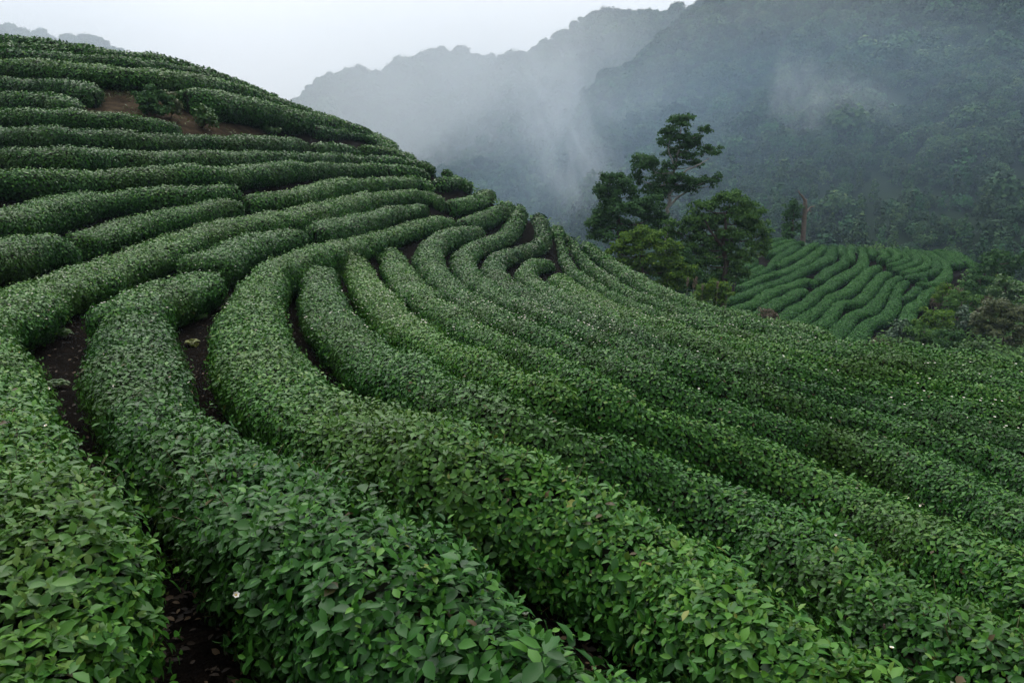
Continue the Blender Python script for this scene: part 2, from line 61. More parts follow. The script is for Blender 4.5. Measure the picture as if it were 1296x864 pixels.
'f9':[2692,6168,-1018,46,2735,6236,-1010,51,2777,6304,-1001,57,2823,6370,-993,58,2874,6432,-985,58,2929,6491,-978,58,2985,6548,-971,58,3040,6606,-963,58,3094,6666,-956,56,3144,6728,-948,50,3190,6794,-940,43,3228,6864,-931,38,3259,6938,-921,36,3283,7014,-912,36,3301,7092,-902,36,3320,7170,-892,36,3350,7244,-883,36,3382,7317,-874,36,3416,7390,-865,36],
'f10':[1717,5169,-1144,58,1783,5218,-1138,58,1848,5269,-1132,58,1907,5326,-1125,58,1962,5387,-1117,58,2017,5449,-1109,58,2072,5511,-1101,58,2129,5570,-1094,58,2187,5628,-1087,58,2244,5687,-1079,58,2299,5749,-1071,58,2352,5811,-1063,56,2411,5869,-1056,50,2447,5806,-1064,45],
'f11':[1764,4953,-1172,58,1820,5008,-1165,58,1876,5064,-1158,58,1932,5119,-1151,58,1987,5175,-1144,58,2042,5232,-1136,58,2095,5289,-1129,58,2149,5348,-1122,58,2203,5405,-1115,58,2257,5461,-1108,57,2312,5519,-1100,55,2364,5577,-1093,53,2411,5641,-1085,49,2454,5706,-1077,45,2500,5770,-1069,44,2551,5830,-1061,47,2608,5885,-1054,52,2662,5942,-1047,54,2712,6002,-1039,53,2760,6064,-1032,53,2811,6125,-1024,55,2863,6184,-1017,57,2919,6239,-1010,58,2974,6295,-1002,57,3028,6353,-995,54,3081,6411,-988,51,3134,6469,-981,48,3187,6527,-973,47,3238,6588,-966,47,3285,6650,-958,48,3325,6718,-949,48,3364,6786,-941,47,3399,6856,-932,46,3432,6928,-923,43,3463,7000,-914,40,3494,7072,-905,37,3524,7144,-895,36,3554,7217,-886,36,3583,7290,-877,36],
'f12':[3514,7390,-865,38,3481,7316,-874,37,3448,7242,-883,36,3415,7168,-892,36,3382,7094,-902,36,3349,7021,-911,36,3316,6947,-920,36,3283,6873,-930,36,3250,6799,-939,36],
'f13':[1872,4858,-1184,58,1928,4913,-1177,58,1985,4968,-1170,58,2040,5023,-1163,58,2094,5080,-1156,58,2146,5139,-1148,58,2197,5198,-1141,58,2248,5257,-1133,56,2301,5316,-1126,53,2355,5373,-1119,48,2408,5430,-1111,43,2457,5491,-1104,41,2502,5555,-1096,42,2543,5622,-1087,47,2590,5684,-1079,53,2655,5728,-1074,57,2719,5773,-1068,58,2777,5825,-1062,58,2832,5881,-1055,58,2881,5942,-1047,58,2929,6004,-1039,56,2976,6067,-1031,55,3022,6130,-1023,54,3068,6193,-1015,53,3115,6256,-1007,52,3161,6319,-999,50,3208,6382,-992,48,3256,6444,-984,47,3308,6503,-976,46,3365,6556,-970,46,3428,6603,-964,45],
'f14':[1917,4679,-1206,58,1970,4740,-1198,58,2022,4801,-1191,58,2075,4861,-1183,58,2129,4922,-1176,58,2183,4981,-1168,58,2239,5039,-1161,57,2294,5098,-1153,56,2345,5161,-1145,54,2393,5226,-1137,52,2439,5292,-1129,48,2483,5359,-1120,44,2525,5428,-1112,41,2569,5496,-1103,43,2633,5535,-1098,49,2713,5548,-1097,53,2778,5595,-1091,53,2832,5655,-1083,51,2882,5718,-1075,48,2931,5782,-1067,46,2978,5847,-1059,46,3024,5913,-1051,45,3070,5980,-1042,45,3116,6046,-1034,45,3163,6111,-1026,45,3210,6176,-1017,46,3261,6239,-1010,48,3313,6300,-1002,49,3369,6359,-994,48,3424,6417,-987,46],
'f15':[2032,4566,-1220,58,2083,4627,-1213,58,2135,4688,-1205,58,2186,4749,-1197,58,2237,4810,-1190,58,2288,4872,-1182,58,2337,4934,-1174,58,2384,4999,-1166,57,2430,5064,-1158,55,2476,5128,-1150,55,2523,5193,-1141,56,2575,5253,-1134,57,2641,5297,-1128,58,2711,5336,-1123,58,2773,5387,-1117,57,2824,5447,-1109,55,2873,5511,-1101,52,2919,5575,-1093,49,2965,5640,-1085,45,3011,5706,-1077,42,3057,5771,-1069,39,3103,5836,-1060,37,3147,5902,-1052,36,3192,5967,-1044,36,3238,6033,-1036,36,3285,6097,-1027,37,3338,6157,-1020,38,3396,6212,-1013,38,3454,6266,-1006,38],
'f16':[2273,4636,-1212,58,2323,4698,-1204,58,2373,4760,-1196,58,2422,4822,-1188,58,2470,4885,-1180,58,2514,4951,-1172,58,2558,5017,-1164,58,2612,5075,-1156,58,2679,5119,-1151,58,2742,5167,-1145,58,2799,5222,-1138,58,2853,5281,-1130,56,2904,5341,-1123,53,2952,5405,-1115,51,2995,5472,-1106,49,3034,5540,-1098,45,3072,5610,-1089,40,3111,5679,-1080,37,3151,5748,-1071,36,3193,5815,-1063,36,3237,5881,-1055,36,3281,5947,-1046,36,3327,6012,-1038,36,3380,6071,-1031,36,3442,6121,-1024,36],
'f17':[3142,5618,-1088,36,3202,5681,-1080,37,3263,5744,-1072,37,3322,5808,-1064,38,3381,5872,-1056,40,3439,5937,-1048,42],
'f18':[2889,5084,-1155,58,2933,5154,-1146,58,2975,5224,-1137,55,3018,5294,-1129,53,3064,5363,-1120,52,3114,5428,-1112,53,3171,5486,-1104,54,3234,5540,-1098,52,3288,5601,-1090,48,3335,5669,-1081,43,3381,5737,-1073,41,3435,5798,-1065,42,3501,5847,-1059,46,3570,5893,-1053,52,3640,5937,-1048,55],
'f19':[3492,6074,-1030,45,3566,6046,-1034,47,3640,6069,-1031,49,3706,6113,-1025,50,3765,6165,-1019,51,3817,6224,-1011,52,3865,6286,-1004,50,3909,6352,-995,44,3953,6417,-987,39,3993,6485,-979,37,4031,6554,-970,36,4065,6625,-961,36,4093,6698,-952,36,4114,6774,-942,36,4132,6850,-933,36,4145,6928,-923,36,4155,7006,-913,36,4165,7084,-903,36,4175,7161,-893,36],
'fg':[3491,6241,-1009,37,3562,6270,-1006,40,3633,6302,-1002,44,3704,6333,-998,47,3772,6369,-993,47,3832,6419,-987,43,3887,6473,-980,39,3931,6536,-972,37,3971,6602,-964,36,4006,6671,-955,36,4037,6741,-946,36,4062,6814,-937,36,4084,6888,-928,36,4097,6963,-918,36,4106,7040,-909,36,4113,7117,-899,36,4121,7193,-889,36],
'ff':[3527,6366,-994,43,3598,6405,-989,44,3665,6450,-983,46,3730,6497,-977,46,3794,6547,-971,45,3855,6599,-964,41,3908,6659,-957,38,3952,6727,-948,37,3987,6799,-939,36,4012,6875,-929,36,4031,6953,-920,36,4038,7033,-910,36,4039,7113,-899,36,4041,7193,-889,36],
'fe':[3508,6469,-981,42,3571,6518,-974,42,3634,6566,-968,41,3696,6615,-962,39,3758,6665,-956,37,3820,6715,-950,37,3873,6773,-942,37,3912,6842,-934,36,3944,6914,-924,36,3968,6989,-915,36,3978,7068,-905,36,3982,7146,-895,36,3986,7225,-885,36],
'fd':[3523,6630,-960,40,3592,6663,-956,39,3660,6698,-952,38,3719,6746,-946,37,3773,6801,-939,36,3820,6861,-931,36,3857,6928,-923,36,3883,6999,-914,36,3900,7073,-904,36,3900,7149,-895,36,3897,7225,-885,36],
'fc':[3592,6770,-943,36,3657,6821,-936,36,3717,6878,-929,36,3765,6944,-921,36,3803,7017,-912,36,3829,7094,-902,36,3839,7176,-892,36,3841,7258,-881,36],
'fb':[3544,6828,-935,37,3594,6885,-928,38,3641,6945,-921,40,3685,7006,-913,41,3709,7078,-904,42,3729,7151,-895,41,3745,7225,-885,39],
'fa':[3664,7258,-881,36,3633,7187,-890,36,3601,7117,-899,36,3570,7046,-908,36,3538,6976,-917,36],
'fi':[3590,6193,-1015,37,3618,6193,-1015,38,3646,6193,-1015,39],
'fr1':[4144,6630,-960,36,4173,6708,-950,36,4201,6786,-941,36,4226,6866,-931,36,4244,6947,-920,36,4258,7029,-910,36,4269,7111,-900,36,4281,7193,-889,36],
'fr2':[4212,6658,-957,36,4239,6728,-948,36,4264,6798,-939,36,4287,6869,-930,36,4306,6941,-921,36,4319,7014,-912,36,4330,7088,-903,36,4342,7161,-893,36],
'fr3':[4299,6742,-946,36,4322,6819,-937,36,4343,6896,-927,36,4362,6973,-917,36,4379,7052,-907,36,4396,7130,-897,36],
'fr4':[4329,6522,-974,57,4340,6601,-964,52,4352,6679,-954,44,4365,6757,-944,39,4379,6835,-934,36,4395,6913,-925,36,4413,6990,-915,36,4430,7067,-905,36],
}
TERRAIN = [-2838,3882,532,-2653,3950,535,-2455,3914,520,-2267,3842,494,-2081,3768,467,-2753,3758,483,-2559,3821,488,-1942,3688,435,-1797,3819,427,-1728,4019,420,-1675,4223,401,-1630,4428,377,-1575,4630,347,-1517,4830,315,-2479,3678,436,-2277,3623,418,-2077,3560,398,-1874,3511,379,-1734,3644,378,-1370,5052,232,-2567,3481,358,-2359,3462,352,-2156,3410,339,-1958,3341,321,-1759,3283,300,-1618,3418,298,-1575,3623,307,-1565,3833,315,-1555,4042,316,-1525,4250,303,-1485,4455,284,-1290,5266,202,-1154,5395,148,-987,5297,83,-861,5136,35,-1433,3302,192,-1408,3512,193,-1383,3722,189,-1349,3931,177,-1326,4141,169,-1315,4352,166,-1299,4563,164,-1271,4773,159,-1228,4980,149,-1162,5180,132,-1069,3994,5,-1047,4195,4,-1005,4393,-5,-975,4739,10,-824,4860,-9,-632,4821,-59,-2443,3296,270,-2241,3233,262,-2043,3158,247,-1842,3092,231,-1663,2987,196,-2274,3050,178,-2080,2989,173,-1888,2922,168,-1700,2847,149,-2122,2832,106,-1915,2765,102,-1711,2690,97,-1503,2725,92,-1355,2878,72,-1944,2578,30,-1741,2517,27,-1540,2456,23,-1379,2588,18,-1275,2770,10,-1196,2966,13,-1148,3172,17,-1130,3384,21,-1126,3596,23,-1107,3806,16,-1752,2308,-43,-1548,2263,-44,-1375,2338,-45,-1252,2508,-48,-1147,2690,-47,-1067,2884,-47,-1024,3089,-48,-1009,3299,-48,-1000,3509,-49,-985,3719,-50,-781,4520,-63,-624,4657,-85,-1551,2027,-110,-1350,2067,-105,-1259,2258,-110,-1132,2426,-100,-1013,2597,-104,-871,3857,-102,-833,4065,-105,-746,4255,-108,-618,4424,-123,-442,4654,-137,-463,4365,-193,-1215,1563,-199,-1192,1772,-178,-1207,1984,-173,-1128,2171,-168,-966,2307,-160,-817,2571,-189,-787,2778,-181,-782,2987,-175,-779,3196,-172,-769,3405,-173,-748,3613,-175,-712,3819,-176,-649,4019,-177,-562,4208,-186,-1035,1317,-232,-1031,1522,-237,-1040,1694,-248,-1039,1908,-233,-953,2103,-207,-658,795,-249,-721,995,-265,-795,1192,-275,-816,1401,-276,-832,1611,-267,-832,1822,-254,-791,2027,-244,-737,2231,-236,-685,2435,-232,-672,2645,-232,-672,2855,-232,-672,3066,-232,-667,3277,-234,-650,3487,-236,-615,3694,-238,-555,3896,-241,-426,4033,-269,-592,2043,-270,-666,1849,-266,-669,1634,-275,-589,1377,-280,-589,1161,-275,-541,950,-268,-509,3614,-298,-551,679,-242,-422,527,-229,-295,374,-212,-170,219,-200,-379,688,-251,-275,508,-236,-15,184,-195,-301,3709,-374,-391,3525,-352,-439,3322,-354,-477,3118,-359,-506,2912,-360,-522,2704,-352,-523,2497,-339,-518,2289,-325,-516,1874,-300,-517,1666,-293,-454,1255,-285,-395,1056,-281,-326,860,-273,-239,671,-263,-123,499,-249,28,363,-253,119,188,-230,-405,1475,-321,-197,891,-299,-108,705,-278,3,533,-259,175,500,-319,211,304,-276,-337,1677,-370,-214,1269,-340,-151,1066,-319,-369,2282,-408,-322,2079,-400,-274,1876,-389,-168,1474,-360,13,878,-301,85,683,-285,260,658,-352,316,481,-330,-172,3867,-433,-311,3263,-400,-326,3055,-399,-327,2847,-401,-311,2640,-405,-280,2434,-408,-240,2230,-408,-191,2028,-406,-138,1827,-400,-84,1626,-390,-35,1425,-373,14,1224,-350,68,1024,-326,147,833,-311,325,779,-362,447,665,-374,50,4608,-352,32,4401,-385,3,4197,-429,-51,3997,-469,-164,3592,-474,-194,3384,-469,-207,3174,-465,-205,2963,-463,-187,2753,-462,-154,2545,-460,-112,2339,-457,-64,2134,-448,-18,1929,-435,26,1723,-416,72,1519,-394,111,1313,-369,557,745,-395,178,4753,-417,192,4554,-481,178,4354,-536,125,4153,-551,-4,3756,-536,-79,2927,-507,-60,2719,-499,-28,2513,-490,19,2310,-480,72,2108,-467,244,1085,-354,376,937,-362,560,893,-397,226,3926,-629,133,3749,-592,92,3545,-575,69,3339,-562,62,3131,-551,71,2924,-541,96,2717,-530,129,2512,-516,154,2306,-496,192,1894,-449,213,1689,-424,238,1483,-402,282,1281,-381,696,869,-405,208,3374,-604,218,3167,-587,227,2961,-569,235,2754,-548,258,2136,-479,466,1138,-380,637,1028,-394,312,4409,-619,317,4199,-638,320,3777,-632,319,3566,-619,321,2515,-522,326,2305,-501,355,1886,-458,383,1678,-434,425,1472,-410,499,1275,-394,362,4808,-557,405,4610,-617,428,3978,-632,423,3346,-595,420,3135,-579,416,2924,-561,416,2714,-543,444,2084,-482,484,4855,-610,537,4652,-638,562,4443,-647,574,4232,-645,578,4021,-638,578,3810,-627,577,3599,-615,576,3388,-602,573,3177,-587,569,2966,-570,562,2756,-551,553,2545,-531,545,2335,-509,544,1916,-461,569,1707,-439,609,1501,-419,719,1148,-387,847,1091,-389,-272,4193,-299,-208,4392,-288,-166,4595,-269,-139,4161,-369,2712,7562,-915,2615,7323,-945,2878,7541,-918,2535,7037,-981,2755,7289,-949,1978,6121,-1096,2205,6345,-1068,2407,6589,-1037,2571,6862,-1003,2758,7119,-971,2969,7356,-941,2022,6266,-1078,2246,6502,-1048,2311,6822,-1008,2894,7105,-972,1917,5937,-1120,2145,6156,-1092,2387,6361,-1066,2623,6571,-1040,2829,6812,-1009,3020,7064,-978,3201,7323,-945,1610,5539,-1170,1874,5719,-1147,2105,5941,-1119,2357,6138,-1094,2577,6370,-1065,2800,6600,-1036,3020,6832,-1007,3192,7100,-973,3325,7390,-937,1614,5330,-1196,1877,5500,-1175,2078,5737,-1145,2307,5950,-1118,2552,6144,-1093,2692,6168,-1090,2874,6432,-1057,3094,6666,-1028,3259,6938,-993,3350,7244,-955,1717,5169,-1216,1962,5387,-1189,2187,5628,-1159,2411,5869,-1128,1764,4953,-1244,1987,5175,-1216,2203,5405,-1187,2411,5641,-1157,2608,5885,-1126,3028,6353,-1067,3238,6588,-1038,3399,6856,-1004,3524,7144,-967,3514,7390,-937,3382,7094,-974,3250,6799,-1011,1872,4858,-1256,2094,5080,-1228,2301,5316,-1198,2719,5773,-1140,2929,6004,-1111,1917,4679,-1278,2129,4922,-1248,2345,5161,-1217,2525,5428,-1184,2778,5595,-1163,2978,5847,-1131,3163,6111,-1098,3369,6359,-1066,2032,4566,-1292,2237,4810,-1262,2641,5297,-1200,2273,4636,-1284,2470,4885,-1252,2679,5119,-1223,2904,5341,-1195,3072,5610,-1161,3237,5881,-1127,3442,6121,-1096,3381,5872,-1128,2889,5084,-1227,3064,5363,-1192,3288,5601,-1162,3765,6165,-1091,3953,6417,-1059,4093,6698,-1024,4155,7006,-985,3772,6369,-1065,3971,6602,-1036,4084,6888,-1000,4121,7193,-961,3527,6366,-1066,3794,6547,-1043,3987,6799,-1011,3986,7225,-957,3523,6630,-1032,3773,6801,-1011,3900,7073,-976,3592,6770,-1015,3709,7078,-976,3664,7258,-953,3538,6976,-989,3590,6193,-1087,4306,6941,-993,4299,6742,-1018,4379,7052,-979,4329,6522,-1046,-3381,4505,435,-3947,5259,177,-4756,6337,-149,-3057,4571,428,-3561,5325,167,-4281,6401,-163,-2739,4508,401,-3196,5260,137,-3849,6336,-198,-2390,4372,346,-2801,5123,76,-3387,6197,-267,-2188,4341,316,-2566,5091,42,-3106,6162,-308,-2034,4518,297,-2371,5267,15,-2852,6335,-345,-1933,4716,268,-2239,5462,-23,-2675,6528,-396,-1849,5073,231,-2119,5815,-72,-2506,6876,-463,-1731,5342,168,-1970,6081,-147,-2312,7137,-556,-1559,5756,83,-1758,6492,-248,-2042,7542,-680,-1376,6231,26,-1538,6963,-316,-1769,8010,-762,-1105,5989,-96,-1240,6718,-452,-1432,7760,-917,-811,5479,-226,-918,6204,-597,-1072,7240,-1084,-624,5372,-294,-708,6095,-674,-828,7127,-1174,-419,5319,-366,-476,6040,-756,-557,7069,-1270,-291,5276,-432,-331,5994,-831,-388,7020,-1358,-161,5278,-488,-182,5995,-895,-213,7018,-1432,-17,5222,-553,-19,5936,-968,-23,6956,-1519,126,5252,-622,143,5963,-1046,168,6980,-1610,309,5402,-731,349,6110,-1168,407,7121,-1750,566,5571,-872,638,6275,-1325,740,7281,-1930,729,4293,-837,696,2887,-739,863,3577,-1094,727,2275,-681,947,2961,-1052,1260,3941,-1556,819,2044,-668,1093,2727,-1050,1484,3703,-1571,853,1813,-639,1173,2494,-1030,1631,3466,-1562,1228,2372,-1029,1730,3342,-1572,1046,1647,-648,1475,2323,-1058,2088,3289,-1617,1215,1563,-661,1738,2236,-1085,2485,3196,-1665,-800,0,-175,-400,-300,-195,0,-400,-215,400,-300,-255,900,0,-325,1400,800,-514,-1400,800,-134,-2000,1200,-8,-2000,-1000,-75,0,-1500,-225,2000,-1000,-525,-3800,3000,442,-4500,4500,476,-3800,6000,9,2000,2200,-789,2500,3400,-1122,3000,4000,-1209,2400,2800,-996,3400,4800,-1178,4200,6000,-1141,5000,7500,-1458,0,9000,-2624,-2000,8000,-1113,1500,6200,-1713,1500,8000,-2113,3500,9000,-1824,6000,6000,-1591,6000,9500,-2380,-3000,10000,-2335,3000,11000,-2846,0,12000,-3357,4500,3000,-1358,4000,1500,-1092,1200,5000,-1430,900,4400,-1263]


# ------------------------------------------------------------------ camera frame
FPX, CX, CY, HOR = 900.0, 648.0, 432.0, 200.0
PITCH = math.atan((CY - HOR) / FPX)

def ray(u, v):
    x = (u - CX) / FPX; yc = -(v - CY) / FPX
    c, s = math.cos(PITCH), math.sin(PITCH)
    return np.array([x, c + yc * s, -s + yc * c])

def at(u, v, Y):
    r = ray(u, v)
    return r * (Y / r[1])

# ------------------------------------------------------------------ noise
def _hash(i, j, k, seed):
    h = (i * 374761393 + j * 668265263 + k * 2147483647 + seed * 974711) & 0xFFFFFFFF
    h = ((h ^ (h >> 13)) * 1274126177) & 0xFFFFFFFF
    h = ((h ^ (h >> 16)) * 2246822519) & 0xFFFFFFFF
    return ((h ^ (h >> 15)) & 0xFFFFFF) / float(0xFFFFFF)

def vnoise(p, scale, seed=0):
    q = np.asarray(p, float) / scale + 1000.0
    f = np.floor(q).astype(np.int64); t = q - f
    t = t * t * (3 - 2 * t)
    out = 0
    for a in (0, 1):
        for b in (0, 1):
            for c in (0, 1):
                w = (t[..., 0] if a else 1 - t[..., 0]) * (t[..., 1] if b else 1 - t[..., 1]) * (t[..., 2] if c else 1 - t[..., 2])
                out = out + w * _hash(f[..., 0] + a, f[..., 1] + b, f[..., 2] + c, seed)
    return out * 2 - 1

def nrm(a):
    return a / np.maximum(np.linalg.norm(a, axis=-1, keepdims=True), 1e-9)

# ------------------------------------------------------------------ mesh and object helpers
def tag(o, label=None, cat=None, group=None, kind=None):
    if label: o['label'] = label
    if cat: o['category'] = cat
    if group: o['group'] = group
    if kind: o['kind'] = kind
    return o

def empty(name, loc):
    o = bpy.data.objects.new(name, None)
    o.empty_display_size = .2
    col.objects.link(o); o.location = [float(x) for x in loc]
    return o

def tri_mesh(name, V, T, tint=None, mats=(), midx=None, smooth=True):
    me = bpy.data.meshes.new(name)
    V = np.ascontiguousarray(V, np.float32); T = np.ascontiguousarray(T, np.int32)
    k = T.shape[1]
    me.vertices.add(len(V)); me.vertices.foreach_set('co', V.ravel())
    me.loops.add(T.size); me.loops.foreach_set('vertex_index', T.ravel())
    me.polygons.add(len(T)); me.polygons.foreach_set('loop_start', np.arange(0, T.size, k, dtype=np.int32))
    me.polygons.foreach_set('use_smooth', np.full(len(T), smooth, bool))
    if midx is not None:
        me.polygons.foreach_set('material_index', np.ascontiguousarray(midx, np.int32))
    me.update(calc_edges=True)
    if tint is not None:
        a = me.attributes.new('tint', 'FLOAT', 'POINT')
        a.data.foreach_set('value', np.ascontiguousarray(tint, np.float32))
    for m in mats: me.materials.append(m)
    return me

def link(name, me, parent=None, loc=None):
    o = bpy.data.objects.new(name, me); col.objects.link(o)
    if parent is not None:
        o.parent = parent
        # geometry given in world space: take the parent's place off
        if loc is None:
            co = np.empty(len(me.vertices) * 3, np.float32); me.vertices.foreach_get('co', co)
            co = co.reshape(-1, 3) - np.array(parent.location, np.float32)
            me.vertices.foreach_set('co', co.ravel()); me.update()
        else:
            o.location = loc
    elif loc is not None: o.location = loc
    return o

# leaf shapes: base at the origin, blade along +Y, width along X, upper face +Z
LEAF_FULL = (np.array([[0,0,0],[-.225,.30,.06],[0,.31,-.01],[.225,.30,.06],[-.235,.64,.035],[0,.66,-.045],[.235,.64,.035],[0,1.0,-.13]], float),
             np.array([[0,2,1],[0,3,2],[1,2,5],[1,5,4],[2,3,6],[2,6,5],[4,5,7],[5,6,7]]))
LEAF_FOLD = (np.array([[0,0,0],[-.27,.52,.06],[.27,.52,.06],[0,1,-.08]], float), np.array([[0,2,3],[0,3,1]]))
LEAF_CLUMP = (np.array([[0,0,0],[-.42,.5,.10],[.42,.5,.04],[0,1,-.1]], float), np.array([[0,2,3],[0,3,1]]))

def leaves(P, A, B, L, tint, shape, wid=None):
    """P base points, A blade directions, B upper-side directions, L lengths"""
    A = nrm(A); X = nrm(np.cross(A, B)); Z = np.cross(X, A)
    sv, st = shape
    n, nv = len(P), len(sv)
    w = np.ones(n) if wid is None else wid
    V = P[:, None] + L[:, None, None] * ((w[:, None] * sv[None, :, 0])[..., None] * X[:, None] + sv[None, :, 1, None] * A[:, None] + sv[None, :, 2, None] * Z[:, None])
    T = (st[None] + (np.arange(n) * nv)[:, None, None]).reshape(-1, 3)
    return V.reshape(-1, 3), T, np.repeat(tint, nv)

def merge(parts):
    Vs, Ts, ts, o = [], [], [], 0
    for V, T, t in parts:
        Vs.append(V); Ts.append(T + o); ts.append(t); o += len(V)
    return np.concatenate(Vs), np.concatenate(Ts), np.concatenate(ts)

def tube(path, rad, n=7):
    path = np.asarray(path, float); rad = np.asarray(rad, float)
    T = np.gradient(path, axis=0); T = nrm(T)
    ref = np.where(np.abs(T[:, 2:3]) > .9, np.array([[1., 0, 0]]), np.array([[0, 0, 1.]]))
    X = nrm(np.cross(T, ref)); Y = np.cross(T, X)
    a = np.linspace(0, 2 * np.pi, n, endpoint=False)
    V = path[:, None] + rad[:, None, None] * (np.cos(a)[None, :, None] * X[:, None] + np.sin(a)[None, :, None] * Y[:, None])
    m = len(path); F = []
    for i in range(m - 1):
        for j in range(n):
            k = (j + 1) % n
            F += [[i*n+j, i*n+k, (i+1)*n+k], [i*n+j, (i+1)*n+k, (i+1)*n+j]]
    V = V.reshape(-1, 3)
    V = np.vstack([V, path[-1:]]); e = len(V) - 1
    for j in range(n): F.append([(m-1)*n+j, (m-1)*n+(j+1) % n, e])
    return V, np.array(F), np.zeros(len(V))

# ------------------------------------------------------------------ materials
def new_mat(name):
    m = bpy.data.materials.new(name); m.use_nodes = True
    return m, m.node_tree.nodes, m.node_tree.links, m.node_tree.nodes['Principled BSDF']

def ramp(N, stops):
    r = N.new('ShaderNodeValToRGB'); e = r.color_ramp.elements
    e[0].position, e[0].color = stops[0][0], (*stops[0][1], 1)
    e[1].position, e[1].color = stops[-1][0], (*stops[-1][1], 1)
    for p, c in stops[1:-1]:
        x = e.new(p); x.color = (*c, 1)
    return r

def leaf_mat(name, stops, rough=.42, spec=.5, transl=.18, patch=None, patch_scale=.9):
    m, N, K, b = new_mat(name)
    a = N.new('ShaderNodeAttribute'); a.attribute_name = 'tint'
    r = ramp(N, stops); K.new(a.outputs['Fac'], r.inputs['Fac'])
    c = r.outputs['Color']
    if patch:
        g = N.new('ShaderNodeNewGeometry'); t = N.new('ShaderNodeTexNoise')
        t.inputs['Scale'].default_value = patch_scale; t.inputs['Detail'].default_value = 3
        K.new(g.outputs['Position'], t.inputs['Vector'])
        mr = N.new('ShaderNodeMapRange'); mr.inputs[1].default_value = .46; mr.inputs[2].default_value = .68
        mr.inputs[4].default_value = .55
        K.new(t.outputs['Fac'], mr.inputs[0])
        mx = N.new('ShaderNodeMix'); mx.data_type = 'RGBA'; mx.blend_type = 'MIX'
        K.new(mr.outputs[0], mx.inputs[0]); K.new(c, mx.inputs[6]); mx.inputs[7].default_value = (*patch, 1)
        c = mx.outputs[2]
    K.new(c, b.inputs['Base Color'])
    b.inputs['Roughness'].default_value = rough
    b.inputs['Specular IOR Level'].default_value = spec
    if transl > 0:
        tr = N.new('ShaderNodeBsdfTranslucent'); K.new(c, tr.inputs['Color'])
        ms = N.new('ShaderNodeMixShader'); ms.inputs[0].default_value = transl
        K.new(b.outputs[0], ms.inputs[1]); K.new(tr.outputs[0], ms.inputs[2])
        K.new(ms.outputs[0], N['Material Output'].inputs['Surface'])
    return m

def noise_mat(name, stops, scale=3., rough=.9, detail=6, bump=0., bump_scale=None, spec=.3):
    m, N, K, b = new_mat(name)
    g = N.new('ShaderNodeNewGeometry'); t = N.new('ShaderNodeTexNoise')
    t.inputs['Scale'].default_value = scale; t.inputs['Detail'].default_value = detail; t.inputs['Roughness'].default_value = .65
    K.new(g.outputs['Position'], t.inputs['Vector'])
    r = ramp(N, stops); K.new(t.outputs['Fac'], r.inputs['Fac']); K.new(r.outputs['Color'], b.inputs['Base Color'])
    b.inputs['Roughness'].default_value = rough; b.inputs['Specular IOR Level'].default_value = spec
    if bump:
        t2 = N.new('ShaderNodeTexNoise'); t2.inputs['Scale'].default_value = bump_scale or scale * 3; t2.inputs['Detail'].default_value = 8
        K.new(g.outputs['Position'], t2.inputs['Vector'])
        bp = N.new('ShaderNodeBump'); bp.inputs['Strength'].default_value = bump; bp.inputs['Distance'].default_value = .1
        K.new(t2.outputs['Fac'], bp.inputs['Height']); K.new(bp.outputs['Normal'], b.inputs['Normal'])
    return m

M = {}
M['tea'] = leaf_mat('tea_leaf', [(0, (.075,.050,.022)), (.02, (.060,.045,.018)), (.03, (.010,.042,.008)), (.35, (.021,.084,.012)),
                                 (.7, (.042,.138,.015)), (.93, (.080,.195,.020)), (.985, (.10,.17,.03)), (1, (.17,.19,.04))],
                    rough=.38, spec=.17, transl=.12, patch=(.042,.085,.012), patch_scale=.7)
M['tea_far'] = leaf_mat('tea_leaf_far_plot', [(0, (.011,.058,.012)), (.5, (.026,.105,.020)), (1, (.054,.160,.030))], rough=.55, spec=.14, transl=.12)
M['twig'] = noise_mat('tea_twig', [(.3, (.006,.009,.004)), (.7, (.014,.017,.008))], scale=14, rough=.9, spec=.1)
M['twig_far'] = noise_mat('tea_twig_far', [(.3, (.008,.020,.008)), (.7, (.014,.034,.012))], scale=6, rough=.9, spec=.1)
M['bark'] = noise_mat('bark_brown', [(.3, (.05,.035,.025)), (.7, (.11,.085,.065))], scale=20, rough=.9, bump=.6)
M['bark_pale'] = noise_mat('bark_pale', [(.35, (.12,.115,.10)), (.6, (.30,.29,.27))], scale=3, rough=.85, bump=.4)
M['bark_dead'] = noise_mat('bark_dead', [(.3, (.09,.070,.058)), (.7, (.19,.155,.13))], scale=3, rough=.95, bump=.5)
M['petal'], _n, _k, _b = new_mat('tea_petal'); _b.inputs['Base Color'].default_value = (.82,.80,.72,1); _b.inputs['Roughness'].default_value = .6
M['stamen'], _n, _k, _b = new_mat('tea_stamen'); _b.inputs['Base Color'].default_value = (.65,.42,.06,1); _b.inputs['Roughness'].default_value = .7
M['dark_leaf'] = leaf_mat('dark_tree_leaf', [(0, (.020,.056,.018)), (.5, (.042,.108,.031)), (1, (.078,.172,.046))], rough=.6, spec=.12, transl=.30)
M['mid_leaf'] = leaf_mat('mid_tree_leaf', [(0, (.020,.060,.018)), (.5, (.066,.150,.032)), (1, (.115,.22,.042))], rough=.6, spec=.12, transl=.30)
M['lime_leaf'] = leaf_mat('yellow_green_leaf', [(0, (.030,.080,.014)), (.55, (.085,.175,.022)), (1, (.19,.28,.03))], rough=.6, spec=.12, transl=.32)
M['olive_leaf'] = leaf_mat('olive_leaf', [(0, (.036,.054,.016)), (.5, (.066,.090,.024)), (1, (.12,.135,.038))], rough=.6, transl=.2)
M['blue_leaf'] = leaf_mat('bluish_leaf', [(0, (.024,.056,.028)), (.5, (.044,.096,.042)), (1, (.080,.145,.060))], rough=.5, transl=.12)
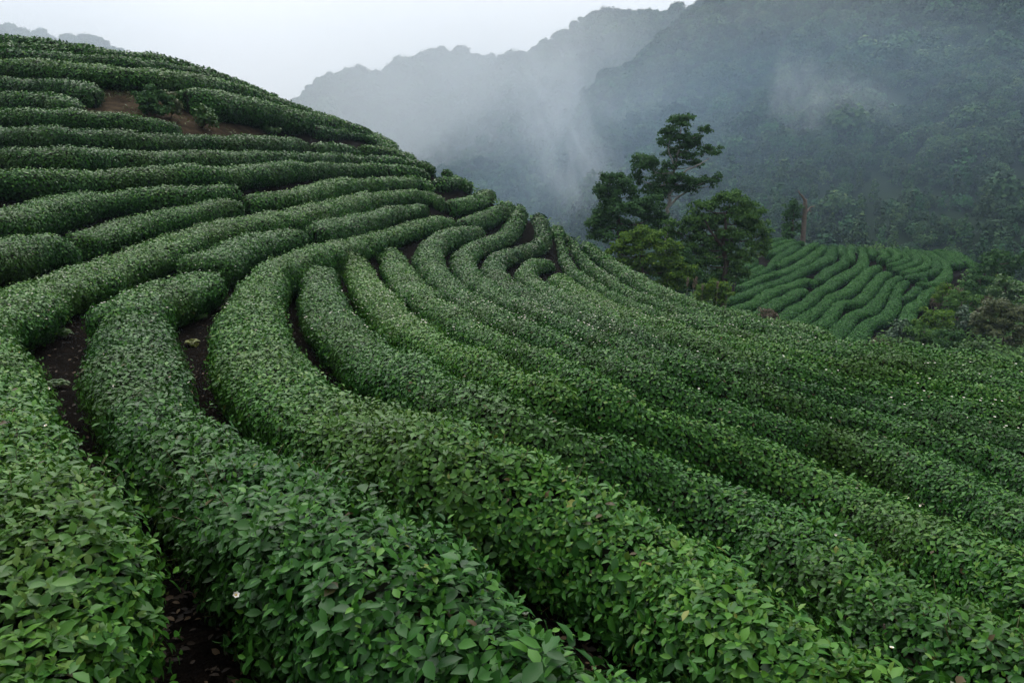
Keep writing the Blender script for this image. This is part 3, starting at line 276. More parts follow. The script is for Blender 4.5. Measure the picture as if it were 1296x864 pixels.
M['dry_leaf'] = leaf_mat('dry_grass_blade', [(0, (.075,.060,.036)), (.5, (.14,.112,.072)), (1, (.24,.20,.145))], rough=.8, transl=.2)
M['yellow_leaf'] = leaf_mat('yellow_fern_leaf', [(0, (.07,.10,.012)), (.6, (.15,.18,.02)), (1, (.24,.24,.03))], rough=.5, transl=.25)
M['litter'] = leaf_mat('dead_leaf', [(0, (.012,.009,.006)), (.7, (.035,.024,.014)), (1, (.09,.06,.03))], rough=.7, spec=.2, transl=0)
M['weed_leaf'] = leaf_mat('weed_leaf', [(0, (.025,.075,.016)), (.6, (.050,.13,.018)), (1, (.12,.19,.025))], rough=.5, transl=.2)
M['forest_leaf'] = leaf_mat('forest_leaf', [(0, (.012,.034,.014)), (.5, (.026,.068,.024)), (.85, (.050,.105,.032)), (1, (.085,.13,.04))], rough=.7, spec=.1, transl=0)

_m = M['forest_leaf']; _N, _K = _m.node_tree.nodes, _m.node_tree.links
_oi = _N.new('ShaderNodeObjectInfo'); _hs = _N.new('ShaderNodeHueSaturation')
_mr = _N.new('ShaderNodeMapRange'); _mr.inputs[3].default_value = .55; _mr.inputs[4].default_value = 1.65; _K.new(_oi.outputs['Random'], _mr.inputs[0]); _K.new(_mr.outputs[0], _hs.inputs['Value'])
_m2 = _N.new('ShaderNodeMapRange'); _m2.inputs[3].default_value = .47; _m2.inputs[4].default_value = .53; _mm = _N.new('ShaderNodeMath'); _mm.operation = 'FRACT'
_mx = _N.new('ShaderNodeMath'); _mx.operation = 'MULTIPLY'; _mx.inputs[1].default_value = 7.31; _K.new(_oi.outputs['Random'], _mx.inputs[0]); _K.new(_mx.outputs[0], _mm.inputs[0]); _K.new(_mm.outputs[0], _m2.inputs[0]); _K.new(_m2.outputs[0], _hs.inputs['Hue'])
_src = _N['Principled BSDF'].inputs['Base Color'].links[0].from_socket
_K.new(_src, _hs.inputs['Color']); _K.new(_hs.outputs[0], _N['Principled BSDF'].inputs['Base Color'])

# ------------------------------------------------------------------ terrain
TP = np.array(TERRAIN, float).reshape(-1, 3) / 100.
def _phi(r): return np.where(r > 1e-9, r * r * np.log(np.maximum(r, 1e-9)), 0.)
_U = TP[:, :2] / 20.
_n = len(_U)
_A = np.zeros((_n + 3, _n + 3))
_A[:_n, :_n] = _phi(np.linalg.norm(_U[:, None] - _U[None], axis=2)) + .01 * np.eye(_n)
_A[:_n, _n] = 1; _A[:_n, _n+1:] = _U; _A[_n, :_n] = 1; _A[_n+1:, :_n] = _U.T
_W = np.linalg.solve(_A, np.r_[TP[:, 2], 0, 0, 0])
def near_z(xy):
    xy = np.asarray(xy, float).reshape(-1, 2); out = []
    for i in range(0, len(xy), 4000):
        p = xy[i:i+4000] / 20.
        out.append(np.concatenate([_phi(np.sqrt(((p[:, None] - _U[None]) ** 2).sum(2))), np.ones((len(p), 1)), p], 1) @ _W)
    return np.concatenate(out)

RIDGES = [  # crest as sighted (photo pixels), distance, foot distance, tree height to leave on top
    ([(-500,10),(-100,22),(0,30),(23,32),(35,40),(42,39),(56,38),(66,46),(75,45),(100,44),(118,47),(133,52),(143,60),(160,70),(220,100),(300,140),(400,250)], 900., 560., 3.5),
    ([(250,260),(340,165),(370,133),(383,121),(400,102),(425,95),(440,93),(470,94),(485,89),(520,77),(540,65),(560,63),(580,68),(610,71),(632,74),(680,92),(740,130),(800,200),(900,280)], 760., 450., 3.5),
    ([(440,300),(480,240),(505,200),(523,164),(551,140),(584,110),(602,101),(625,82),(640,74),(655,68),(690,52),(710,40),(725,28),(750,16),(765,13),(800,14),(850,14),(870,11),(900,0),(960,-10),(1100,-20),(1700,0)], 540., 300., 3.5),
    ([(640,320),(690,240),(720,170),(745,120),(760,91),(775,89),(800,86),(824,61),(848,38),(871,19),(894,2),(930,-25),(1000,-60),(1300,-95),(1900,-95)], 360., 120., 3.5),
    ([(560,340),(640,300),(680,284),(700,285),(730,292),(760,300),(800,320),(850,340)], 135., 105., 5)]
_RD = []
for pts, D, Fo, th in RIDGES:
    az, te = [], []
    for u, v in pts:
        r = ray(u, v); az.append(math.atan2(r[0], r[1])); te.append(r[2] / math.hypot(r[0], r[1]))
    _RD.append((np.array(az), np.array(te) * D - th, D, Fo))

_RD.append((np.array([-3.15, -2.2, -1.75, 1.75, 2.2, 3.15]), np.array([90., 90., -36., -36., 90., 90.]), 230., 135.))  # unseen ridge behind the camera, added to block light from that side

def height(xy):
    xy = np.asarray(xy, float).reshape(-1, 2)
    r = np.hypot(xy[:, 0], xy[:, 1]); az = np.arctan2(xy[:, 0], xy[:, 1])
    z = np.full(len(xy), -36.)
    p3 = np.c_[xy, np.zeros(len(xy))]
    gul = 1.2 * vnoise(p3, 120., 3) + .7 * vnoise(p3, 52., 4) + .25 * vnoise(p3, 20., 5)
    for a, cz, D, Fo in _RD:
        c = np.interp(az, a, cz)
        base = -36.
        t = (r - Fo) / (D - Fo)
        up = base + (c - base) * np.clip(t, 0, 1) ** 1.05
        k = np.clip(t, 0, 1) * np.clip(1.06 - t, 0, 1) * 3.2
        up = up + gul * k * np.minimum(.08 * (D - Fo), 11.)
        dn = c - (r - D) * .55
        rz = np.where(r < D, up, np.maximum(dn, base))
        z = np.maximum(z, np.where(r < Fo, base, rz))
    m = r < 140
    if m.any():
        zn = near_z(xy[m]); t = np.clip((r[m] - 95) / 42., 0, 1); t = t * t * (3 - 2 * t)
        zn = np.clip(zn, -42, 14)
        z[m] = zn * (1 - t) + z[m] * t
    return z

def gz(x, y): return float(height([(x, y)])[0])
# ------------------------------------------------------------------ the ground: one sheet out to the horizon
def build_ground():
    fine = np.arange(-52, 52.01, .3); coarse1 = np.arange(-180, -52, 4.); coarse2 = np.arange(54, 180, 4.)
    az = np.radians(np.r_[coarse1, fine, coarse2]); na = len(az)
    r = np.r_[np.geomspace(.35, 100, 110), np.geomspace(103, 1500, 95)]; nr = len(r)
    X = np.sin(az)[:, None] * r[None]; Y = np.cos(az)[:, None] * r[None]
    xy = np.c_[X.ravel(), Y.ravel()]
    z = height(xy)
    V = np.c_[xy, z]
    V[:, 2] += np.where(np.repeat(1, len(V)) * (np.hypot(*xy.T) < 60), .035 * vnoise(V, .22, 1) + .04 * vnoise(V, .8, 2), 0)
    V = np.vstack([V, [[0, 0, gz(0, 0)]]])
    i = np.arange(na); j = np.arange(nr - 1)
    a = (i[:, None] * nr + j[None]); b = (((i + 1) % na)[:, None] * nr + j[None])
    Q = np.stack([a, a + 1, b + 1, b], -1).reshape(-1, 4)
    T = np.concatenate([Q[:, [0, 1, 2]], Q[:, [0, 2, 3]]])
    c = len(V) - 1
    T = np.concatenate([T, np.stack([i * nr, ((i + 1) % na) * nr, np.full(na, c)][::1], -1)])
    cen = V[T].mean(1); far = np.hypot(cen[:, 0], cen[:, 1]) > 100
    # upward facing
    n = np.cross(V[T[:, 1]] - V[T[:, 0]], V[T[:, 2]] - V[T[:, 0]])
    T = np.where((n[:, 2] < 0)[:, None], T[:, ::-1], T)
    soil = noise_mat('soil', [(.25, (.004,.0032,.0026)), (.5, (.0075,.0058,.0045)), (.66, (.014,.0105,.0075)), (.84, (.036,.026,.018))], scale=5., rough=.95, detail=10, bump=1.0, bump_scale=30, spec=.02)
    N, K = soil.node_tree.nodes, soil.node_tree.links; bs = N['Principled BSDF']
    src = bs.inputs['Base Color'].links[0].from_socket; g = N.new('ShaderNodeNewGeometry'); d = N.new('ShaderNodeVectorMath'); d.operation = 'DISTANCE'
    K.new(g.outputs['Position'], d.inputs[0]); d.inputs[1].default_value = (-17.8, 33.0, gz(-17.8, 33.0))
    mr = N.new('ShaderNodeMapRange'); mr.inputs[1].default_value = 8.5; mr.inputs[2].default_value = 4.5; K.new(d.outputs['Value'], mr.inputs[0])
    t = N.new('ShaderNodeTexNoise'); t.inputs['Scale'].default_value = 1.7; t.inputs['Detail'].default_value = 8; K.new(g.outputs['Position'], t.inputs['Vector'])
    rr = ramp(N, [(.3, (.026,.020,.013)), (.55, (.062,.045,.028)), (.75, (.105,.077,.048))]); K.new(t.outputs['Fac'], rr.inputs['Fac'])
    mx = N.new('ShaderNodeMix'); mx.data_type = 'RGBA'; K.new(mr.outputs[0], mx.inputs[0]); K.new(src, mx.inputs[6]); K.new(rr.outputs['Color'], mx.inputs[7]); K.new(mx.outputs[2], bs.inputs['Base Color'])
    floor = noise_mat('forest_floor', [(.3, (.008,.018,.008)), (.7, (.016,.030,.012))], scale=.2, rough=1, spec=.1)
    o = link('ground', tri_mesh('ground', V, T, None, (soil, floor), far.astype(int)))
    tag(o, kind='structure')
build_ground()

# ------------------------------------------------------------------ tea hedges
PX = 711.0                    # pixels per radian-ish at the rendered width
PROF = np.array([(-.50,0),(-.68,.14),(-.86,.30),(-.97,.46),(-1.0,.60),(-.95,.73),(-.85,.86),(-.63,.945),(-.33,.987),(0,1.005),
                 (.33,.987),(.63,.945),(.85,.86),(.95,.73),(1.0,.60),(.97,.46),(.86,.30),(.68,.14),(.50,0)])

def catmull(p, k):
    q = np.vstack([2*p[0]-p[1], p, 2*p[-1]-p[-2]]); o = []
    for i in range(1, len(q) - 2):
        a, b, c, d = q[i-1], q[i], q[i+1], q[i+2]
        for t in np.arange(k) / k:
            o.append(.5*((2*b)+(-a+c)*t+(2*a-5*b+4*c-d)*t*t+(-a+3*b-3*c+d)*t**3))
    o.append(p[-1]); return np.array(o)

def hedge_grid(d, ext0=0, ext1=0, far=False, wide=1.0, lift=0.):
    d = np.asarray(d, float).reshape(-1, 4) / 100.
    if ext0: d = np.vstack([d[0] + (d[0]-d[1]) / np.linalg.norm((d[0]-d[1])[:3]) * ext0 * np.array([1,1,1,0]), d])
    if ext1: d = np.vstack([d, d[-1] + (d[-1]-d[-2]) / np.linalg.norm((d[-1]-d[-2])[:3]) * ext1 * np.array([1,1,1,0])])
    if len(d) < 3: d = np.vstack([d[0], d.mean(0), d[-1]])
    f = catmull(d, 10)
    s = np.r_[0, np.cumsum(np.linalg.norm(np.diff(f[:, :3], axis=0), axis=1))]
    # steps that grow with the distance from the viewer
    st = [0.]
    while st[-1] < s[-1]:
        i = min(np.searchsorted(s, st[-1]), len(f) - 1)
        st.append(st[-1] + np.clip(.011 * np.linalg.norm(f[i, :3]), .06, .30))
    st = np.array(st); st *= s[-1] / st[-1]
    P = np.stack([np.interp(st, s, f[:, k]) for k in range(4)], 1)
    hw = P[:, 3].copy() * wide - (0 if far else .035); C = P[:, :3]
    dome = np.ones(len(C))
    if not far:                 # the rows on the right hand slope are cut narrower
        t = np.clip((C[:, 0] / np.maximum(C[:, 1], .3) + .16) / .22, 0, 1)
        hw = hw * (1 - .20 * t - .09 * np.clip((7 - np.linalg.norm(C, axis=1)) / 3, 0, 1) * np.clip((C[:, 0] + 1.2) / 1., 0, 1)); dome = 1 + 1.5 * t
    if not far: hw = np.maximum(hw, np.where((C[:, 1] > 15) & (C[:, 0] < 3) & (C[:, 0] > -8), np.clip(.36 + (C[:, 1] - 15) * .02, .36, .52), 0))
    e = np.minimum(st, s[-1] - st)
    rr = np.maximum(hw, .3)
    cap = np.sqrt(np.clip(1 - np.clip(1 - e / rr, 0, 1) ** 2, 0, 1))
    T = np.gradient(C, axis=0); T[:, 2] = 0; T = nrm(T)
    for _ in range(3):
        m = T.copy(); m[1:-1] = T[:-2] + T[1:-1] + T[2:]; T = nrm(m)
    Nn = np.c_[T[:, 1], -T[:, 0], np.zeros(len(T))]
    ext = .06
    wob = 1 + .14 * vnoise(C, 1.1, 11) + .08 * vnoise(C, .45, 12)
    W = (hw * wob * (.12 + .88 * cap))
    top = C[:, 2] + (.06 * vnoise(C, 1.0, 13) if not far else .04 * vnoise(C, 1.5, 13)) - .16 * (1 - cap) + lift
    gl = height((C - Nn * hw[:, None] * .85)[:, :2]); gr = height((C + Nn * hw[:, None] * .85)[:, :2])
    # below the rows the ground can be stepped: a hedge is never taller than about 1.3 m
    lo = C[:, 2] - (1.25 if wide < 1.25 else 1.8); hi = C[:, 2] - .5
    gl = np.clip(gl, lo, hi); gr = np.clip(gr, lo, hi)
    m = len(C); k = len(PROF)
    G = np.zeros((m, k, 3))
    for j, (px, pz) in enumerate(PROF):
        t = (px + 1) / 2
        g = gl * (1 - t) + gr * t
        zz = (g - .03) + (top - g) * (pz if pz < .5 else 1 - (1 - pz) * (1 + (dome - 1) * min(1, (pz - .5) * 4)))
        # over the slope the top stays near level
        G[:, j] = C + Nn * (W * px)[:, None]; G[:, j, 2] = zz
    # lumps
    du = np.gradient(G, axis=0); dv = np.gradient(G, axis=1)
    n = nrm(np.cross(du, dv))
    cen = C[:, None] - np.array([0, 0, .4])
    n = np.where((n * (G - cen)).sum(-1, keepdims=True) < 0, -n, n)
    amp = np.clip(PROF[:, 1], .3, 1)[None, :, None]
    G = G + n * amp * (.042 * vnoise(G, .42, 21) + .026 * vnoise(G, .2, 22) + .065 * vnoise(G, .85, 23))[..., None]
    du = np.gradient(G, axis=0); dv = np.gradient(G, axis=1)
    n2 = nrm(np.cross(du, dv)); n2 = np.where((n2 * n).sum(-1, keepdims=True) < 0, -n2, n2)
    return C, G, n2

def sample_grid(G, Nn, count, jmin=1, jmax=None):
    """count[i,j] random points on each cell"""
    idx = np.repeat(np.arange(count.size), count.ravel())
    i, j = np.unravel_index(idx, count.shape)
    a = rng.random(len(i))[:, None]; b = rng.random(len(i))[:, None]
    f = lambda H: (H[i, j] * (1-a) * (1-b) + H[i+1, j] * a * (1-b) + H[i, j+1] * (1-a) * b + H[i+1, j+1] * a * b)
    return f(G), nrm(f(Nn)), j

def rand_dirs(n):
    return nrm(rng.normal(size=(n, 3)))

def petal_mesh():
    parts = []; 
    for k in range(6):
        a = k * math.pi / 3
        A = np.array([[math.cos(a), math.sin(a), .95]]); B = np.array([[-math.cos(a)*.6, -math.sin(a)*.6, .8]])
        parts.append(leaves(np.array([[math.cos(a)*.12, math.sin(a)*.12, 0]]), A, B, np.array([.75]), np.array([0.]), LEAF_FULL, np.array([2.1])))
    V, T, _ = merge(parts); nt = len(T)
    V2, T2, _ = tube([(0,0,0),(0,0,.22),(0,0,.34)], [.16,.20,.10], 6)
    T = np.vstack([T, T2 + len(V)]); V = np.vstack([V, V2])
    return V, T, np.r_[np.zeros(nt, int), np.ones(len(T2), int)]
PV, PT, PM = petal_mesh()
blossom_me = tri_mesh('blossom', PV * .017, PT, None, (M['petal'], M['stamen']), PM)

def build_hedge(key, label, group, ext0=0, ext1=0, far=False, blossom_rate=1.0):
    C, G, Nn = hedge_grid(ROWS[key], ext0, ext1, far, {"L5": 1.9, "L4": 1.3, "M1": 1.3, "M2": 1.25, "T1": 1.3, "T2": 1.35, "L17d": 1.2, "L6": 1.2, "B": .86, "C": .95}.get(key, 1.0), {"L5": .38, "L4": .12}.get(key, 0))
    base = C[len(C) // 2].copy(); base[2] = gz(base[0], base[1])
    root = empty('tea_hedge', base); tag(root, label, 'tea hedge', group)
    m, k = G.shape[:2]
    dist = np.linalg.norm(G, axis=2)
    # inner woody body, a little under the leaf shell
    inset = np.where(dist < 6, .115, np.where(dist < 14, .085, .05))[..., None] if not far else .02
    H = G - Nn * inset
    H = np.concatenate([H, ], axis=1)
    a = (np.arange(m - 1)[:, None] * k + np.arange(k - 1)[None]).reshape(-1)
    Q = np.stack([a, a + k, a + k + 1, a + 1], 1)
    T = np.concatenate([Q[:, [0, 1, 2]], Q[:, [0, 2, 3]]])
    V = H.reshape(-1, 3)
    ends = []
    for row in (0, m - 1):
        V = np.vstack([V, H[row].mean(0)[None]]); c = len(V) - 1
        i = row * k + np.arange(k - 1); ends.append(np.stack([i, i + 1, np.full(k - 1, c)], 1))
    T = np.concatenate([T] + ends)
    link('twigs', tri_mesh('twigs', V, T, None, (M['twig_far' if far else 'twig'],)), root)
    # ---- leaf shell
    e1 = np.linalg.norm(G[1:, :-1] - G[:-1, :-1], axis=2); e2 = np.linalg.norm(G[:-1, 1:] - G[:-1, :-1], axis=2)
    area = e1 * e2
    cd = dist[:-1, :-1]
    jj = np.arange(k - 1)[None] * np.ones((m - 1, 1))
    zt = PROF[:-1, 1][None] * np.ones((m - 1, 1)) * .5 + PROF[1:, 1][None] * .5
    skirt = np.clip((zt - .05) / .25, .0, 1)
    parts = []; hue = rng.normal(0, .085)
    def cnt(dens, mask):
        lam = np.where(mask, area * dens * skirt, 0)
        return rng.poisson(lam)
    if not far:
        # close hedges: shoots, each with a spiral of bent leaves
        mask = cd < 5.5
        if mask.any():
            P, n, j = sample_grid(G, Nn, cnt(720., mask))
            ns = len(P)
            up = np.array([0, 0, 1.])
            ax = nrm(n + .40 * up + .38 * rand_dirs(ns))
            rise = rng.normal(0, .028, ns) - .012
            tall = rng.random(ns) < .03
            rise = np.where(tall, rng.uniform(.04, .12, ns), rise)
            t1 = nrm(np.cross(ax, rand_dirs(ns))); t2 = np.cross(ax, t1)
            ph0 = rng.uniform(0, 6.28, ns); young = rng.random(ns)
            size = rng.uniform(.70, 1.35, ns)
            for q in range(6):
                ph = ph0 + q * 2.4 + rng.normal(0, .25, ns)
                out = np.cos(ph)[:, None] * t1 + np.sin(ph)[:, None] * t2
                el = np.radians(np.clip(rng.normal([52, 32, 18, 8, 0, -8][q], 14, ns), -35, 80))
                A = out * np.cos(el)[:, None] + ax * np.sin(el)[:, None]
                B = ax * np.cos(el)[:, None] - out * np.sin(el)[:, None] + .25 * rand_dirs(ns)
                L = size * np.array([.026, .040, .050, .055, .056, .051])[q] * rng.uniform(.8, 1.2, ns)
                bp = P + ax * (rise - [0, .008, .018, .030, .044, .06][q])[:, None] + out * .006
                tt = np.clip(rng.normal([.80, .66, .52, .42, .34, .26][q] + hue, .15, ns) + .12 * (young - .5) + .26 * (n[:, 2] - .75), .04, .97)  # upward leaves lighter as young flush; shade of the sides also put into the tint
                tt = np.where(rng.random(ns) < .006, rng.uniform(0, .03, ns), tt)
                tt = np.where(rng.random(ns) < .0025, 1., tt)
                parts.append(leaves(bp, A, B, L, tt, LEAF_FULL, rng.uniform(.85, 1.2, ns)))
            # twigs of the tall shoots
            for i in np.where(tall & (np.linalg.norm(P, axis=1) < 4.5))[0][:40]:
                Vt, Tt, t0 = tube([P[i] - ax[i] * .12, P[i] + ax[i] * rise[i]], [.003, .002], 4); parts.append((Vt, Tt, t0 + .02))
        for lo, hi, dens, Lm in ((5.5, 9., 2900., .048), (9., 14., 2300., .053)):
            mask = (cd >= lo) & (cd < hi)
            if not mask.any(): continue
            P, n, j = sample_grid(G, Nn, cnt(dens, mask)); ns = len(P)
            tg = nrm(np.cross(n, rand_dirs(ns)))
            el = np.radians(rng.normal(14, 20, ns))
            A = tg * np.cos(el)[:, None] + n * np.sin(el)[:, None]
            B = n * np.cos(el)[:, None] - tg * np.sin(el)[:, None] + .30 * rand_dirs(ns) + np.array([0, 0, .12])
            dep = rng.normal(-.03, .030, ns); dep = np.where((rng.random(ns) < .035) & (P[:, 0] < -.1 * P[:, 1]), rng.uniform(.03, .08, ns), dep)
            tt = np.clip(rng.normal(.5 + hue + np.clip(dep, -.1, .05) * 3 + .30 * (n[:, 2] - .75), .2, ns), .04, .97)  # tint drops on hedge sides: painted shade besides the older leaf tone
            tt = np.where(rng.random(ns) < .008, rng.uniform(0, .03, ns), tt)
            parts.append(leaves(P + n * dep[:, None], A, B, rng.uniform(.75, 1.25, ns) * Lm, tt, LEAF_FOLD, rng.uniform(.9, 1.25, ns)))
        for lo, hi in ((14, 18), (18, 24), (24, 32), (32, 42), (42, 70)):
            mask = (cd >= lo) & (cd < hi)
            if not mask.any(): continue
            mid = (lo + hi) / 2; L0 = max(.058, 2.2 * mid / PX)
            dens = 1.75 / (L0 * L0 * .28)
            P, n, j = sample_grid(G, Nn, cnt(dens, mask)); ns = len(P)
            tg = nrm(np.cross(n, rand_dirs(ns)))
            el = np.radians(rng.normal(12, 20, ns))
            A = tg * np.cos(el)[:, None] + n * np.sin(el)[:, None]
            B = n * np.cos(el)[:, None] - tg * np.sin(el)[:, None] + .30 * rand_dirs(ns) + np.array([0, 0, .12])
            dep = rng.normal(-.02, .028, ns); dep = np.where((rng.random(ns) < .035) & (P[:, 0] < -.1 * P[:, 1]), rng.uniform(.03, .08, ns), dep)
            tt = np.clip(rng.normal(.5 + hue + np.clip(dep, -.1, .05) * 3 + .30 * (n[:, 2] - .75), .2, ns), .04, .97)  # sides tinted darker here too, shade added to the mature leaf colour
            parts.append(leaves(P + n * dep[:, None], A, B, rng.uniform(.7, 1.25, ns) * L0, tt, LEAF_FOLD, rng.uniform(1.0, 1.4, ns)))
    else:
        L0 = .115
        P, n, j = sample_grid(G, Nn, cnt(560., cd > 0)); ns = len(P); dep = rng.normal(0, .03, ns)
        tg = nrm(np.cross(n, rand_dirs(ns))); el = np.radians(rng.normal(14, 24, ns))
        A = tg * np.cos(el)[:, None] + n * np.sin(el)[:, None]
        B = n * np.cos(el)[:, None] - tg * np.sin(el)[:, None] + .45 * rand_dirs(ns)
        tt = np.clip(rng.normal(.5 + hue + dep * 4 + .2 * (n[:, 2] - .6), .22, ns), 0, 1)  # far rows: side shade put into the leaf tint as well
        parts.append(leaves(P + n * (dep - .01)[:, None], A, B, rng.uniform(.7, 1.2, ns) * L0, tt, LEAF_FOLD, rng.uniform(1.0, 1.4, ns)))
    V, T, t = merge(parts)
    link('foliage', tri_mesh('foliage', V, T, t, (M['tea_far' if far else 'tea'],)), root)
    if far: return root
    # ---- stems under the nearest rows
    near_i = np.where(np.linalg.norm(C, axis=1) < 6.5)[0]
    if len(near_i):
        s = 0
        for i in near_i[::5][:34]:
            for sd in (-1, 1):
                pt = G[i, 2] if sd < 0 else G[i, k - 3]
                ft = C[i] * .55 + pt * .45; gzz = gz(ft[0], ft[1])
                p0 = np.array([ft[0] + rng.normal(0, .04), ft[1] + rng.normal(0, .04), gzz - .03])
                p2 = np.array([pt[0], pt[1], gzz + .42]) * .9 + .1 * C[i]; p2[2] = gzz + rng.uniform(.34, .5)
                pm = (p0 + p2) / 2 + rng.normal(0, .03, 3)
                Vt, Tt, _ = tube([p0, pm, p2], [.013, .010, .006], 5)
                link('stem', tri_mesh('stem', Vt, Tt, None, (M['bark'],)), root)
    # ---- blossoms
    topm = (zt > .6)
    rate = blossom_rate * (1 + 1.3 * vnoise(G[:-1, :-1], 1.6, 31)).clip(.1)
    mask = (cd < 11) & topm
    P, n, j = sample_grid(G, Nn, rng.poisson(np.where(mask, area * 1.0 * rate, 0)))
    for q in range(min(len(P), 60)):
        o = bpy.data.objects.new('blossom', blossom_me); col.objects.link(o); o.parent = root
        o.location = P[q] + n[q] * .035 - base
        o.rotation_euler = (rng.normal(0, .6), rng.normal(0, .6), rng.uniform(0, 6.28)); sc = rng.uniform(.7, 1.15); o.scale = (sc, sc, sc)
    mask = (cd >= 11) & topm
    P, n, j = sample_grid(G, Nn, rng.poisson(np.where(mask, area * 7.0 * rate, 0)))
    if len(P):
        sz = rng.uniform(.014, .026, len(P)) * np.clip(np.linalg.norm(P, axis=1) / 22, 1, 1.7)
        VV = (P + n * .045)[:, None] + PV[None] * sz[:, None, None]
        TT = (PT[None] + (np.arange(len(P)) * len(PV))[:, None, None]).reshape(-1, 3)
        o = link('blossoms', tri_mesh('blossoms', VV.reshape(-1, 3), TT, None, (M['petal'], M['stamen']), np.tile(PM, len(P))), root)
        o['kind'] = 'stuff'
    return root

NEAR = 'tea hedges of the near hillside'
HEDGES = [
 ('L1', 'topmost tea hedge on the left hill crest, ending at the picture edge', 4, 0, .5),
 ('L2', 'second tea hedge from the crest of the left hill, forming its skyline', 4, 0, .5),
 ('L3', 'third tea hedge from the crest of the left hill, just below the skyline hedge', 4, 0, .5),
 ('L4', 'fourth tea hedge from the left hill crest, running just above the bare soil scar', 4, 0, .5),
 ('L5', 'tall shaggy tea hedge starting right of the bare soil scar', 0, 0, .5),
 ('L6', 'tea hedge starting right of the shaggy tall hedge and reaching the skyline', 0, 0, .5),
 ('L7', 'very short tea hedge alone between two longer hedges right of the soil scar', 0, 0, .5),
 ('L8', 'short tea hedge ending at the skyline, right of the very short hedge', 0, 0, .5),
 ('L9', 'blunt ended tea hedge whose right end touches the left side of the soil scar', 4, 0, .6),
 ('L10', 'short tea hedge at the left edge, just below the one touching the soil scar', 4, 0, .6),
 ('L11', 'tea hedge running along the lower edge of the soil scar, ending below the dark shrub', 4, 0, .6),
 ('L12', 'tea hedge under the scar, ending at the very short hedge', 4, 0, .6),
 ('L13', 'long level tea hedge, second complete row below the soil scar', 4, 0, .8),
 ('L14', 'long level tea hedge, third complete row below the soil scar, above the green fern', 4, 0, .9),
 ('M2', 'tiny tea hedge on the skyline right of the level rows', 0, 0, .5),
 ('M1', 'squat tea hedge on the skyline at the right end of the level rows', 0, 0, .5),
 ('L15', 'tea hedge from the left edge ending at the green fern, fourth row below scar', 4, 0, 1.),
 ('L15c', 'tea hedge beginning right of the green fern and running towards the skyline', 0, 0, 1.),
 ('L16', 'stubby tea hedge end at the left edge with white flowers on its side', 4, 0, 1.4),
 ('L16b', 'medium tea hedge ending just below the green fern, behind the long bending hedge', 0, 0, 1.5),
 ('L17', 'long tea hedge bending from the left edge up across the hillside, dotted with flowers', 4, 0, 1.6),
 ('L17d', 'thin tea hedge above the upper arm of the wide hooked hedge', 0, 0, 1.),
 ('L18a', 'short curved tea hedge left of the upper arm of the hooked hedge', 0, 0, 1.),
 ('L18b', 'short tea hedge just behind the upper end of the wide foreground hedge', 0, 0, 1.2),
 ('A', 'tea hedge in the bottom left corner, left of the dark soil path', 2, 2.5, .7),
 ('B', 'wide foreground tea hedge between the dark soil path and the big hooked hedge', 0, 2.5, 1.1),
 ('C', 'big hooked tea hedge sweeping from mid hill round and down to the bottom right', 0, 2.5, .8),
 ('D', 'round ended tea hedge, first inside the big hooked hedge', 0, 2.5, 1.),
 ('E', 'short tea hedge tapering out halfway down, second inside the big hooked hedge', 0, 0, 1.),
 ('F', 'straight headed tea hedge, third inside the big hooked hedge', 0, 2.5, 1.2),
 ('G', 'first of the tea hedges with a small crook at the upper end', 0, 2.5, 1.2),
 ('H', 'tea hedge with a double bend whose upper arm climbs to the skyline first', 0, 2.5, 1.3),
 ('I', 'second tea hedge whose upper arm climbs to the skyline, beside a dark gap', 0, 2.5, 1.3),
 ('J', 'tea hedge with a small crook ending below the skyline, nested under the dark gap', 0, 2.5, 1.3),
 ('K', 'tea hedge with a plain blunt head just right of the last crooked one', 0, 2.5, 1.3),
 ('P', 'tea hedge falling straight from the skyline right of the dark narrow gaps', 0, 2.5, 1.2),
 ('Q', 'second tea hedge in from the right hand skyline', 0, 2.5, 1.2),
 ('R', 'tea hedge along the right hand skyline below the trees', 0, 2.5, 1.),
 ('S', 'short tea hedge on the skyline at the right edge, below the scrub', 0, 3.5, .8),
 ('T1', 'short tea hedge bending over the skyline above the bare gap', 0, 0, .6),
 ('T2', 'short tea hedge bending over the skyline below the bare gap', 0, 0, .6),
]
for key, label, e0, e1, br in HEDGES:
    build_hedge(key, label, NEAR, e0, e1, blossom_rate=br)

